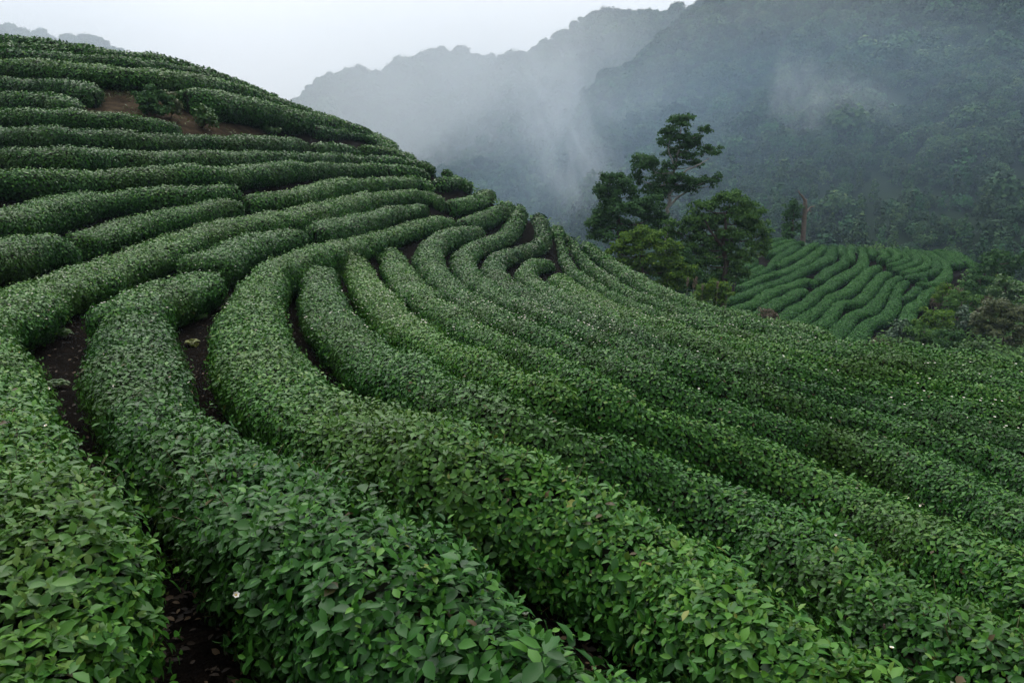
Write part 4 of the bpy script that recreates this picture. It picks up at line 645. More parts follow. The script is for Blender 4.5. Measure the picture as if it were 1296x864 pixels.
FARG = 'tea hedges of the far plot'
FAR_HEDGES = [
 ('f1', 'far plot tea hedge stub at the crest left of the dead trunk, uppermost'),
 ('f2', 'far plot tea hedge, second from the top behind the right hand tree'),
 ('f3', 'far plot tea hedge ending at the foot of the dead trunk'),
 ('f4', 'far plot tea hedge just below the dead trunk, running down behind the trees'),
 ('f4b', 'thin far plot tea hedge half hidden by the right hand tree'),
 ('f4c', 'short far plot tea hedge showing through the right hand tree'),
 ('f5', 'far plot tea hedge right of the dead trunk with a stepped outline'),
 ('f6', 'far plot tea hedge, second long row right of the dead trunk'),
 ('f7', 'far plot tea hedge, third and longest row right of the dead trunk'),
 ('f8', 'far plot tea hedge ending in a small downward crook at mid slope'),
 ('f9', 'wavy far plot tea hedge rising from mid slope to the crest'),
 ('f10', 'short far plot tea hedge below the one with the crook'),
 ('f11', 'far plot tea hedge that zigzags from lower left to the crest'),
 ('f12', 'short upright far plot tea hedge at the crest'),
 ('f13', 'far plot tea hedge ending at the small bare patch in the middle'),
 ('f14', 'far plot tea hedge with a step halfway, right of the one at the bare patch'),
 ('f15', 'far plot tea hedge meeting the curved rows at its upper end'),
 ('f16', 'rightmost long far plot tea hedge, its foot beside the brown grass'),
 ('f17', 'short thick far plot tea hedge near the scrub, alone between gaps'),
 ('f18', 'far plot tea hedge turning towards the scrub at its upper end'),
 ('f19', 'outermost U shaped far plot tea hedge, beside the brown bank'),
 ('fg', 'second U shaped far plot tea hedge in from the brown bank'),
 ('ff', 'third U shaped far plot tea hedge in from the brown bank'),
 ('fe', 'fourth curved far plot tea hedge in from the brown bank'),
 ('fd', 'fifth curved far plot tea hedge in from the brown bank'),
 ('fc', 'small curved far plot tea hedge, third from the centre of the arcs'),
 ('fb', 'small curved far plot tea hedge, second from the centre of the arcs'),
 ('fa', 'tiny far plot tea hedge at the centre of the arcs'),
 ('fi', 'tiny far plot tea hedge enclosed by the outermost U shaped row'),
 ('fr1', 'far plot tea hedge at the right end of the crest, first beyond the U rows'),
 ('fr2', 'far plot tea hedge at the right end of the crest, second beyond the U rows'),
 ('fr3', 'far plot tea hedge at the right end of the crest, third beyond the U rows'),
 ('fr4', 'last far plot tea hedge at the right, trailing down behind the dark bush'),
]
for key, label in FAR_HEDGES:
    build_hedge(key, label, FARG, far=True)

# ------------------------------------------------------------------ trees and shrubs
def crown_parts(clumps, leaf, dens, flat=.0, gap=.0, drape=0.):
    """clumps: (centre, radii). leaf-sized faces spread through uneven lumps"""
    parts = []
    for c, r in clumps:
        c = np.asarray(c, float); r = np.asarray(r, float)
        n = int(2.3 * dens * (r[0]*r[1] + r[1]*r[2] + r[0]*r[2]) / 3 * 12.6 / (leaf * leaf))
        d = rand_dirs(n); d[:, 2] = np.where(d[:, 2] < -.35, -d[:, 2] * .6, d[:, 2])
        rad = (rng.random(n) ** .45) * .62 + .40
        rad *= 1 + .30 * vnoise(d * 1.0 + c[None], .55, 41) + .16 * vnoise(d + c[None], .23, 42)
        P = c + d * r * rad[:, None]
        keep = vnoise(P, .38 * r.mean() + .12, 43) > -.62 + gap * .9
        P, d = P[keep], d[keep]; n = len(P)
        if not n: continue
        tg = nrm(np.cross(d, rand_dirs(n)) + .45 * rand_dirs(n) + np.array([0, 0, -drape]))
        B = nrm(d + .5 * rand_dirs(n) + np.array([0, 0, .5 + flat]))
        tt = np.clip(rng.normal(.48, .16, n) + .18 * vnoise(P, .5 * r.mean() + .1, 44), 0, 1)
        parts.append(leaves(P, tg, B, leaf * rng.uniform(.65, 1.3, n), tt, LEAF_CLUMP, rng.uniform(.8, 1.2, n)))
    return parts

def px_clumps(cl, Y, depth=.8, jit=.5):
    out = []
    for u, v, ru, rv in cl:
        k = Y / FPX
        yy = Y + rng.uniform(-jit, jit) * ru * k * 1.3
        out.append((at(u, v, yy), (ru * k, max(ru, rv) * k * depth, rv * k)))
    return out

def tree(label, Y, base_u, trunks, clumps, leafm, barkm, leaf=.2, dens=.9, gap=.0, cat='tree', name='tree', group=None, depth=.8, flat=0., jit=.5, sub=1):
    cl = px_clumps(clumps, Y, depth, jit)
    # break every lump into smaller lumps so that the outline is uneven
    small = []
    for c, r in cl:
        r = np.asarray(r)
        for q in range(sub):
            d = rand_dirs(1)[0]; f = rng.uniform(.26, .52)
            small.append((c + d * r * rng.uniform(.6, 1.1), r * f))
        small.append((c, r * .60))
    b = at(base_u, 300, Y); z = gz(b[0], b[1])
    root = empty(name, (b[0], b[1], z)); tag(root, label, cat, group)
    tp = []
    for path, r0, r1 in trunks:
        pts = []
        for i, uv in enumerate(path):
            if uv == 'base': pts.append((b[0], b[1], z - .15))
            else: pts.append(at(uv[0], uv[1], Y + (uv[2] if len(uv) > 2 else 0)))
        pts = catmull(np.array(pts, float), 5) if len(pts) > 2 else np.array(pts)
        pts[1:-1] += rng.normal(0, r0 * .25, (len(pts) - 2, 3))
        tp.append(tube(pts, np.linspace(r0, r1, len(pts)), 8))
    # limbs from the main stem to the lumps
    main = trunks[0][0]
    mp = np.array([(b[0], b[1], z - .1) if uv == 'base' else at(uv[0], uv[1], Y) for uv in main])
    mp = catmull(mp, 6) if len(mp) > 2 else np.array([mp[0] * (1-t) + mp[-1] * t for t in np.linspace(0, 1, 8)])
    for c, r in cl:
        lower = mp[mp[:, 2] < c[2] - .15 * abs(c[0] - mp[:, 0]).mean()]
        if not len(lower): continue
        s = lower[np.argmin(np.linalg.norm(lower - c, axis=1))]
        mid = (s + c) / 2 + np.array([0, 0, -.12 * np.linalg.norm(c - s)]) + rng.normal(0, .06, 3)
        ln = np.linalg.norm(c - s)
        if ln > .25: tp.append(tube(catmull(np.array([s, mid, c]), 4), np.linspace(.03 + .014 * ln, .015, 9), 6))
    V, T, t = merge(tp)
    link('trunk', tri_mesh('trunk', V, T, None, (barkm,)), root)
    V, T, t = merge(crown_parts(small, leaf, dens, flat, gap))
    link('crown', tri_mesh('crown', V, T, t, (leafm,)), root)
    return root

tree('tall slender tree with pale trunk and open tiered crown, highest of the clump', 52, 848,
     [(['base', (845, 330), (844, 285), (846, 258), (851, 228), (857, 198), (862, 165)], .21, .05),
      ([(846, 262), (858, 250, .4), (872, 242, .6), (896, 236, .8)], .10, .03),
      ([(851, 232), (866, 218, -.4), (882, 210, -.6), (898, 200, -.8)], .09, .03),
      ([(848, 245), (838, 228, .3), (826, 216, .5)], .10, .03),
      ([(854, 212), (846, 190, -.3), (848, 176, -.3)], .07, .02)],
     [(858, 157, 22, 11), (848, 172, 13, 8), (868, 175, 15, 10), (841, 181, 9, 6), (876, 186, 15, 8), (893, 165, 7, 6), (900, 190, 12, 8), (862, 194, 20, 7),
      (822, 213, 19, 15), (807, 205, 9, 9), (838, 229, 18, 10), (806, 226, 10, 10), (866, 227, 20, 8), (893, 229, 17, 8), (908, 224, 6, 6), (880, 208, 11, 5), (845, 210, 8, 6), (848, 240, 14, 7), (872, 240, 12, 6), (820, 238, 14, 9), (836, 248, 12, 8), (858, 208, 9, 6), (866, 184, 10, 6)],
     M['dark_leaf'], M['bark_pale'], leaf=.16, dens=.85, gap=.30, depth=.75, sub=12)
tree('dark broad tree left of the pale trunked tree, with a domed crown', 50, 786,
     [(['base', (786, 330), (784, 290), (780, 250)], .24, .08)],
     [(780, 233, 18, 12), (764, 243, 13, 11), (796, 244, 15, 10), (765, 262, 19, 14), (790, 266, 22, 16), (815, 258, 19, 15), (832, 270, 10, 14), (753, 280, 12, 15), (775, 290, 22, 17),
      (805, 288, 24, 17), (828, 292, 12, 14), (758, 298, 14, 9), (838, 282, 10, 12), (820, 302, 14, 12), (770, 226, 10, 8), (788, 226, 10, 7)],
     M['dark_leaf'], M['bark'], leaf=.18, dens=.8, gap=.08, sub=12)
tree('wide mid green tree in front of the far plot, right side of the clump', 48, 920,
     [(['base', (918, 350), (916, 310), (918, 270)], .24, .07), ([(917, 320), (935, 295, .5), (950, 280, .8)], .11, .03), ([(916, 315), (898, 290, -.4), (888, 272, -.5)], .11, .03)],
     [(925, 251, 16, 10), (906, 256, 15, 10), (888, 262, 14, 10), (940, 262, 17, 11), (955, 276, 15, 12), (968, 295, 10, 14), (962, 314, 13, 12), (925, 274, 22, 14), (897, 281, 20, 14), (875, 278, 13, 11),
      (945, 296, 20, 15), (915, 303, 24, 16), (886, 306, 20, 15), (940, 322, 20, 14), (912, 330, 22, 14), (885, 332, 18, 14), (930, 345, 16, 11), (905, 352, 18, 11), (868, 285, 15, 12), (858, 300, 13, 12), (872, 316, 15, 14), (846, 290, 11, 10), (940, 276, 14, 10)],
     M['mid_leaf'], M['bark'], leaf=.16, dens=.75, gap=.10, sub=12)
tree('low rounded yellow green tree in front of the tree clump', 44, 812,
     [(['base', (812, 345), (810, 315)], .16, .07)],
     [(806, 298, 18, 11), (788, 308, 15, 12), (826, 305, 18, 12), (846, 316, 16, 13), (803, 320, 22, 15), (832, 328, 20, 15), (858, 335, 16, 14), (778, 316, 11, 9), (820, 345, 20, 14), (850, 352, 18, 13), (800, 336, 16, 12), (874, 345, 12, 13)],
     M['lime_leaf'], M['bark'], leaf=.15, dens=.8, sub=12)
tree('low yellowish bush at the foot of the tree clump, beside plume grass', 41, 905,
     [(['base', (905, 372), (905, 362)], .05, .02)],
     [(905, 362, 14, 8), (890, 368, 12, 8), (920, 366, 10, 8), (912, 374, 18, 8), (886, 376, 12, 6)], M['lime_leaf'], M['bark'], leaf=.16, dens=1., cat='bush', name='bush', sub=7)
tree('dark bushy thicket between the yellow green tree and the wide tree', 46, 868,
     [(['base', (868, 365), (868, 340)], .08, .03)],
     [(868, 330, 16, 14), (856, 345, 16, 13), (880, 350, 16, 13), (868, 362, 20, 10), (895, 356, 14, 10), (843, 362, 16, 9)], M['dark_leaf'], M['bark'], leaf=.2, dens=.95, cat='bush', name='bush', sub=7)
tree('small narrow dark tree on the far plot crest, left of the dead trunk', 79, 1003,
     [(['base', (1003, 295), (1004, 270), (1006, 255)], .16, .04)],
     [(1006, 257, 6, 6), (1000, 264, 8, 6), (1010, 266, 6, 7), (996, 273, 7, 6), (1006, 276, 10, 8), (997, 285, 8, 7), (1008, 289, 9, 7), (1001, 296, 11, 6), (993, 292, 5, 5)],
     M['dark_leaf'], M['bark'], leaf=.28, dens=.85, gap=.08, sub=7)

def dead_trunk():
    Y = 79; b = at(1017, 300, Y); z = gz(b[0], b[1])
    root = empty('dead_tree', (b[0], b[1], z)); tag(root, 'bare dead tree trunk with two broken branches on the far plot crest', 'dead tree')
    k = Y / FPX
    p = catmull(np.array([(b[0], b[1], z - .2), at(1017, 290, Y), at(1018, 274, Y), at(1019, 262, Y), at(1019, 252, Y)]), 5)
    V, T, _ = tube(p, np.interp(np.linspace(0, 1, len(p)), [0, .5, .85, 1], [.28, .25, .22, .16]), 9); link('trunk', tri_mesh('trunk', V, T, None, (M['bark_dead'],)), root)
    for pts, r0, r1 in (([(1019, 256), (1016, 249, -.1), (1012, 245, -.2), (1011, 241, -.2)], .14, .06), ([(1018, 271), (1022, 267, .2), (1025, 263, .4), (1031, 261, .5)], .13, .05), ([(1024, 264, .3), (1027, 269, .3)], .07, .04)):
        q = catmull(np.array([at(a[0], a[1], Y + (a[2] if len(a) > 2 else 0)) for a in pts]), 4)
        V, T, _ = tube(q, np.linspace(r0, r1, len(q)), 7); link('branch', tri_mesh('branch', V, T, None, (M['bark_dead'],)), root)
dead_trunk()

# bushes: (label, Y, u, clumps, material, leaf size, group)
def on_ground(u, v):
    Y = np.linspace(.5, 120, 3000); pts = ray(u, v)[None] / ray(u, v)[1] * Y[:, None]
    return float(Y[int(np.argmax(pts[:, 2] < height(pts[:, :2])))])

def bush(label, Y, u, cl, mat, leaf=.16, dens=1., group=None, gap=0., cat='bush', name='bush'):
    vb = max(c[1] + c[3] for c in cl)
    if Y is None: Y = on_ground(u, vb) - .25
    return tree(label, Y, u, [(['base', (u, vb - 2), (u, min(c[1] for c in cl))], .06, .02)], cl, mat, M['bark'], leaf, dens, gap, cat, name, group, sub=7)

bush('dark green shrub growing on the bare soil scar of the left hill', None, 197, [(188, 121, 13, 10), (203, 126, 15, 12), (184, 133, 13, 9), (208, 139, 14, 8), (194, 137, 14, 8)], M['dark_leaf'], .12, 1.1)
bush('ragged yellowish shrub at the right of the dark shrub on the scar', None, 217, [(214, 122, 8, 8), (221, 131, 8, 9), (224, 142, 7, 8)], M['olive_leaf'], .11, .9, gap=.05)
bush('bright green leafy shrub on the soil slope below the shaggy tall hedge', None, 258, [(255, 140, 7, 6), (265, 146, 9, 7), (255, 151, 8, 6), (269, 156, 7, 5)], M['weed_leaf'], .13, 1.)
bush('small light green shrub at the base of the shaggy tall hedge, right end', None, 342, [(338, 164, 6, 4), (348, 165, 6, 4)], M['weed_leaf'], .12, .9)

SC = 'shrubs of the scrub beside the far plot'
bush('dark pine like bush at the right edge, below the mountain forest', 62, 1262, [(1262, 326, 14, 10), (1250, 334, 12, 9), (1274, 336, 16, 10), (1290, 328, 10, 10), (1262, 344, 18, 8)], M['dark_leaf'], .26, 1., SC)
bush('bright yellow green shrub right of the scrub, under the dark pine like bush', 53, 1272, [(1268, 358, 14, 9), (1284, 364, 14, 10), (1256, 366, 12, 8), (1274, 374, 16, 8)], M['weed_leaf'], .2, 1., SC)
bush('large olive brown feathery shrub at the right edge of the scrub', 43, 1268, [(1266, 388, 22, 16), (1248, 402, 18, 16), (1284, 404, 18, 18), (1262, 418, 26, 15), (1292, 426, 16, 14)], M['olive_leaf'], .13, 1.1, SC)
bush('dark green shrub between the brown bank and the yellow green shrub', 57, 1240, [(1236, 352, 14, 9), (1250, 358, 12, 8), (1228, 362, 12, 8), (1242, 370, 16, 8)], M['dark_leaf'], .2, 1., SC)
bush('leafy mid green shrub in the middle of the scrub', 51, 1216, [(1212, 374, 14, 9), (1228, 382, 14, 9), (1202, 384, 12, 8), (1218, 394, 18, 8)], M['mid_leaf'], .18, 1., SC)
bush('round bluish green shrub in the middle of the scrub', 48, 1222, [(1216, 396, 12, 9), (1230, 402, 12, 9), (1222, 410, 16, 8)], M['blue_leaf'], .17, 1., SC)
bush('pale grassy green shrub on the far plot edge beside the brown bank', 55, 1192, [(1188, 366, 9, 8), (1198, 370, 9, 8), (1190, 378, 12, 7)], M['lime_leaf'], .14, 1., SC)
bush('wide yellow green shrub below the last long hedge of the far plot', 47, 1182, [(1176, 396, 13, 8), (1192, 400, 14, 9), (1168, 406, 12, 8), (1184, 412, 18, 8)], M['lime_leaf'], .16, 1., SC)
bush('low dark shrub in front of the wide yellow green shrub', 44, 1170, [(1160, 418, 14, 9), (1178, 422, 14, 9), (1166, 430, 20, 8)], M['mid_leaf'], .16, 1., SC)
bush('bluish shrub at the foot of the far plot, right of the dry brown grass', 45, 1142, [(1138, 412, 12, 8), (1150, 418, 12, 8), (1140, 424, 16, 7)], M['blue_leaf'], .16, 1., SC)
bush('bright yellow green shrub on the skyline near the right edge, in front of scrub', 40, 1232, [(1228, 436, 12, 7), (1242, 440, 12, 7), (1216, 440, 10, 7)], M['weed_leaf'], .14, 1., SC)
bush('dark low shrub between the olive brown feathery shrub and the skyline hedge', 41, 1202, [(1198, 424, 14, 9), (1212, 428, 12, 8), (1190, 434, 12, 6), (1206, 438, 16, 6)], M['dark_leaf'], .15, 1., SC)
bush('grey brown bush on the far plot beside the near skyline', 47, 972, [(969, 394, 8, 6), (978, 398, 9, 6), (970, 402, 12, 5)], M['dry_leaf'], .13, .9)

def grass_tuft(label, Y, u, v, n, h, spread, mat, cat='grass tuft', group=None, plume=None, name='grass_tuft'):
    b = at(u, v, Y); z = gz(b[0], b[1]); b[2] = z
    root = empty(name, b); tag(root, label, cat, group)
    th = rng.uniform(0, 6.28, n)
    A = np.c_[np.cos(th) * .5, np.sin(th) * .5, rng.uniform(.7, 1.4, n)]
    P = b + np.c_[rng.normal(0, spread, n), rng.normal(0, spread, n), np.zeros(n)]
    P[:, 2] = height(P[:, :2]) - .02
    B = np.c_[-np.cos(th), -np.sin(th), np.full(n, .6)]
    V, T, t = leaves(P, A, B, rng.uniform(.5, 1.1, n) * h, rng.random(n), LEAF_FULL, np.full(n, .22))
    link('blades', tri_mesh('blades', V, T, t, (mat,)), root)
    if plume:
        for du, dv, ph in plume:
            q = at(u + du, v + dv, Y); g = np.array([q[0], q[1], gz(q[0], q[1])])
            V1, T1, t1 = tube([g, (g + q) / 2, q], [.009, .007, .006], 4)
            m = 60; L = q + np.c_[np.zeros(m), np.zeros(m), rng.uniform(-.05, ph, m)]
            th = rng.uniform(0, 6.28, m)
            part = leaves(L, np.c_[np.cos(th), np.sin(th), np.full(m, 1.1)], rand_dirs(m), np.full(m, .14), rng.uniform(.5, 1, m), LEAF_FOLD, np.full(m, .5))
            V, T, t = merge([(V1, T1, t1 + .4), part])
            link('plume', tri_mesh('plume', V, T, t, (M['dry_leaf'],)), root)
grass_tuft('tuft of plume grass with pale brown seed heads in front of the tree clump', 40, 878, 372, 60, 1., .35, M['lime_leaf'], plume=[(-8, -10, .45), (0, -8, .45), (3, -12, .4), (11, -5, .3), (30, -7, .35)])
grass_tuft('dry brown grass tuft at the foot of the rightmost long far hedge', 46, 1112, 424, 260, .9, .8, M['dry_leaf'])
grass_tuft('dry tan grass tuft on the brown bank at the end of the far plot', 58, 1226, 345, 300, .9, 1.1, M['dry_leaf'])
grass_tuft('dry pale grass tuft left of the brown bank, below the outermost U row', 56, 1206, 352, 220, .8, .8, M['dry_leaf'])

def fern(label, u, v, Y, n=9, L=.5, group=None, mat='weed_leaf'):
    b = at(u, v, Y); b[2] = gz(b[0], b[1])
    root = empty('fern', b); tag(root, label, 'fern', group)
    parts = []
    for k in range(n):
        a = k * 6.28 / n + rng.normal(0, .2); el = rng.uniform(.6, 1.1)
        t = np.linspace(0, 1, 12)
        rad = L * (t * math.cos(el)); zz = L * (math.sin(el) * t * 1.5 - .95 * t ** 2)
        p = b + np.c_[rad * math.cos(a), rad * math.sin(a), zz + .02]
        parts.append(tube(p, np.linspace(.006, .002, 12), 4)[:2] + (np.full(12 * 4 + 1, .4),))
        tan = np.array([-math.sin(a), math.cos(a), 0])
        for sd in (-1, 1):
            ll = L * .32 * np.sin(np.pi * np.clip(t * .9 + .1, 0, 1))[1:]
            parts.append(leaves(p[1:], np.tile(tan * sd, (11, 1)) + np.gradient(p, axis=0)[1:] * 4, np.tile([0, 0, 1.], (11, 1)), ll + .01, rng.uniform(.3, .9, 11), LEAF_FOLD, np.full(11, .8)))
    V, T, t = merge(parts)
    link('fronds', tri_mesh('fronds', V, T, t, (M[mat],)), root)

fern('pale green fern between two hedge ends on the left hillside', 328, 243, 24.6, 11, .95)

def path_fern(label, u, v, n, L, mat='weed_leaf'):
    fern(label, u, v, on_ground(u, v), n, L, mat=mat)
path_fern('small bright fern on the soil path left of the wide foreground hedge', 72, 492, 8, .20)
path_fern('pale fern at the top of the soil path, by the long bending hedge', 78, 428, 9, .26)
path_fern('yellowish fern between the wide foreground hedge and the hooked hedge', 244, 440, 8, .20, 'yellow_leaf')
path_fern('tiny fern in the gap just above the yellowish fern', 256, 405, 7, .18)
path_fern('tiny fern halfway down the gap beside the round ended hedge', 365, 385, 6, .14)

# undergrowth filling the ground of the scrub and the slope below the trees: nobody could count it
def litter():
    n = 9000
    r = 1.2 + 13 * rng.random(n) ** 1.3; az = rng.uniform(-.75, .35, n)
    p = np.c_[np.sin(az) * r, np.cos(az) * r]; z = height(p) + rng.uniform(.0, .03, n)
    P = np.c_[p, z]; th = rng.uniform(0, 6.28, n)
    V, T, t = leaves(P, np.c_[np.cos(th), np.sin(th), rng.normal(0, .25, n)], np.array([0, 0, 1.]) + .5 * rand_dirs(n), rng.uniform(.025, .06, n), rng.random(n), LEAF_FULL, np.full(n, 1.))
    o = link('leaf_litter', tri_mesh('leaf_litter', V, T, t, (M['litter'],))); tag(o, 'dead brown leaves strewn over the soil between the hedges', 'leaf litter', kind='stuff')
litter()

def undergrowth():
    n = 150000
    x = rng.uniform(-4, 70, n); y = rng.uniform(33, 92, n)
    u = CX + FPX * x / y
    far_pts = np.concatenate([np.array(ROWS[k], float).reshape(-1, 4)[:, :2] / 100. for k, _ in FAR_HEDGES])
    near_pts = np.concatenate([np.array(ROWS[h[0]], float).reshape(-1, 4)[:, :2] / 100. for h in HEDGES])
    def clear(p, q, d):
        ok = np.ones(len(p), bool)
        for i in range(0, len(p), 4000):
            ok[i:i+4000] = (((p[i:i+4000, None] - q[None]) ** 2).sum(2)).min(1) > d * d
        return ok
    p = np.c_[x, y]; r = np.hypot(x, y)
    k = clear(p, far_pts, 1.2); p = p[k]
    k = clear(p, near_pts, 2.0); p = p[k]; n = len(p)
    q = np.c_[p, np.zeros(n)]
    thick = vnoise(q, 3., 51) + .6 * vnoise(q, 1.2, 52)
    k = thick > -.5; p, q, thick = p[k], q[k], thick[k]; n = len(p)
    z = height(p) + rng.random(n) * np.clip(.5 + .8 * thick, .12, 1.7)
    P = np.c_[p, z]; th = rng.uniform(0, 6.28, n)
    A = np.c_[np.cos(th), np.sin(th), rng.normal(.2, .4, n)]
    V, T, t = leaves(P, A, np.array([0, 0, 1.]) + .5 * rand_dirs(n), rng.uniform(.16, .36, n), np.clip(rng.normal(.45, .2, n) + .25 * vnoise(q, 4., 53), 0, 1), LEAF_CLUMP, rng.uniform(.7, 1.1, n))
    o = link('undergrowth', tri_mesh('undergrowth', V, T, t, (M['mid_leaf'],))); tag(o, 'low green undergrowth around the far plot', 'undergrowth', kind='stuff')
undergrowth()

def scar_weeds():
    n = 5000
    x = rng.normal(-17.8, 3.2, n); y = rng.normal(33, 2.4, n); p = np.c_[x, y]
    hp = np.concatenate([np.array(ROWS[q[0]], float).reshape(-1, 4)[:, :2] / 100. for q in HEDGES])
    ok = (((p[:, None] - hp[None]) ** 2).sum(2)).min(1) > .7 ** 2
    q = np.c_[p, np.zeros(n)]; ok &= vnoise(q, 1.1, 71) + .5 * vnoise(q, .4, 72) > .12
    p = p[ok]; n = len(p); P = np.c_[p, height(p) + rng.uniform(0, .12, n)]
    th = rng.uniform(0, 6.28, n)
    V, T, t = leaves(P, np.c_[np.cos(th), np.sin(th), rng.uniform(0, 1.2, n)], np.array([0, 0, 1.]) + .4 * rand_dirs(n), rng.uniform(.08, .2, n), rng.random(n), LEAF_FOLD, rng.uniform(.4, .9, n))
    o = link('weeds', tri_mesh('weeds', V, T, t, (M['olive_leaf'],))); tag(o, 'sparse low weeds over the bare soil scar on the left hill', 'weeds', kind='stuff')
scar_weeds()

# ------------------------------------------------------------------ mountain forest: one mass, nobody could count it
def forest():
    protos = []
    for k in range(8):
        cl = [(np.array([0, 0, .0]), np.array([.7, .7, .7])), (np.array([0, 0, -.6]), np.array([.55, .55, .6]))]
        for q in range(9):
            d = rand_dirs(1)[0]; d[2] = abs(d[2]) * .9 - .15
            cl.append((d * np.array([.55, .55, .55]), np.full(3, rng.uniform(.26, .46))))
        if k >= 6:      # feathery upright crowns (bamboo) at the foot of the slope
            cl = [(np.array([rng.normal(0, .2), rng.normal(0, .2), z]), np.array([w, w, .35])) for z, w in ((-.3, .35), (.1, .42), (.5, .38), (.9, .28), (1.2, .16))]
        V, T, t = merge(crown_parts(cl, .17 if k < 6 else .2, .62, gap=.05))
        # an inner dark mass so the slope does not show through
        me = tri_mesh('forest_crown', V, T, np.clip(t + rng.normal(0, .12), 0, 1), (M['forest_leaf'],))
        protos.append(bpy.data.objects.new('forest_crown', me))
    pts, sc, ids, rots = [], [], [], []
    azmin, azmax = math.radians(-50), math.radians(48)
    def scatter(r0, r1, spacing, smin, smax):
        area = .5 * (azmax - azmin) * (r1 ** 2 - r0 ** 2); n = int(area / spacing ** 2)
        r = np.sqrt(rng.uniform(r0 ** 2, r1 ** 2, n)); az = rng.uniform(azmin, azmax, n)
        xy = np.c_[np.sin(az) * r, np.cos(az) * r]; z = height(xy)
        # thin out what lies deep behind a ridge or in the hidden valley
        e = z / r
        vis = np.ones(n, bool)
        up = CX + FPX * np.tan(az)
        vis &= ~((up < 330) & (r < 560)) & ~((up < 430) & (r < 320)) & (z > -38)
        xy, z, r = xy[vis], z[vis], r[vis]; n = len(z)
        s = rng.uniform(smin, smax, n) * (1 + .35 * vnoise(np.c_[xy, z], 40., 61)) * np.where(rng.random(n) < .08, rng.uniform(1.3, 1.8, n), 1)
        pts.append(np.c_[xy, z + s * .30]); sc.append(s)
        low = (z < -8 + 10 * rng.random(n)) & (r < 260) & (rng.random(n) < .6)
        ids.append(np.where(low, rng.integers(6, 8, n), rng.integers(0, 6, n))); rots.append(rng.uniform(0, 6.28, n))
    scatter(112, 200, 2.9, 1.9, 3.2)
    scatter(200, 420, 3.3, 2.3, 4.2)
    scatter(420, 600, 4.4, 2.8, 4.8)
    scatter(600, 930, 5.6, 4.0, 7.5)
    P = np.concatenate(pts); S = np.concatenate(sc); I = np.concatenate(ids); Rz = np.concatenate(rots)
    print('forest', len(P))
    me = bpy.data.meshes.new('forest'); me.vertices.add(len(P)); me.vertices.foreach_set('co', P.astype(np.float32).ravel())
    a = me.attributes.new('size', 'FLOAT', 'POINT'); a.data.foreach_set('value', S.astype(np.float32))
    a = me.attributes.new('turn', 'FLOAT', 'POINT'); a.data.foreach_set('value', Rz.astype(np.float32))
    a = me.attributes.new('sort', 'INT', 'POINT'); a.data.foreach_set('value', I.astype(np.int32))
    o = bpy.data.objects.new('forest', me); col.objects.link(o); tag(o, 'dense misty forest covering the mountain slopes', 'forest', kind='stuff')
    ng = bpy.data.node_groups.new('forest_scatter', 'GeometryNodeTree'); ng.is_modifier = True
    ng.interface.new_socket('Geometry', in_out='INPUT', socket_type='NodeSocketGeometry'); ng.interface.new_socket('Geometry', in_out='OUTPUT', socket_type='NodeSocketGeometry')
    N, K = ng.nodes, ng.links
    gi = N.new('NodeGroupInput'); go = N.new('NodeGroupOutput'); jn = N.new('GeometryNodeJoinGeometry')
    def attr(nm, typ):
        n = N.new('GeometryNodeInputNamedAttribute'); n.data_type = typ; n.inputs['Name'].default_value = nm; return n.outputs['Attribute']
    asz, atn, aso = attr('size', 'FLOAT'), attr('turn', 'FLOAT'), attr('sort', 'INT')
    cx = N.new('ShaderNodeCombineXYZ'); K.new(atn, cx.inputs['Z'])
    for k, pr in enumerate(protos):
        oi = N.new('GeometryNodeObjectInfo'); oi.inputs['Object'].default_value = pr; oi.inputs['As Instance'].default_value = True
        cm = N.new('FunctionNodeCompare'); cm.data_type = 'INT'; cm.operation = 'EQUAL'; K.new(aso, cm.inputs[2]); cm.inputs[3].default_value = k
        ip = N.new('GeometryNodeInstanceOnPoints'); K.new(gi.outputs[0], ip.inputs['Points']); K.new(cm.outputs[0], ip.inputs['Selection']); K.new(oi.outputs['Geometry'], ip.inputs['Instance'])
        K.new(asz, ip.inputs['Scale']); K.new(cx.outputs[0], ip.inputs['Rotation'])
        K.new(ip.outputs[0], jn.inputs[0])
    K.new(jn.outputs[0], go.inputs[0])
    md = o.modifiers.new('scatter', 'NODES'); md.node_group = ng
forest()

# ------------------------------------------------------------------ air
HAZE = .00032
def haze():
    x0, x1, y0, y1, z0, z1 = -760, 640, -60, 960, -44, 215
    V = np.array([(x, y, z) for x in (x0, x1) for y in (y0, y1) for z in (z0, z1)], float)
    F = [(0,1,3,2),(4,6,7,5),(0,4,5,1),(2,3,7,6),(0,2,6,4),(1,5,7,3)]
    me = bpy.data.meshes.new('haze'); me.from_pydata(V.tolist(), [], F); me.update()
    m = bpy.data.materials.new('haze'); m.use_nodes = True; N = m.node_tree.nodes; N.remove(N['Principled BSDF'])
    pv = N.new('ShaderNodeVolumePrincipled'); pv.inputs['Color'].default_value = (.60, .79, 1.0, 1); pv.inputs['Density'].default_value = HAZE
    pv.inputs['Anisotropy'].default_value = .1
    m.node_tree.links.new(pv.outputs[0], N['Material Output'].inputs['Volume'])
    me.materials.append(m)
    o = bpy.data.objects.new('haze', me); col.objects.link(o); tag(o, 'thin even haze in the valley air', 'haze', kind='stuff')
haze()

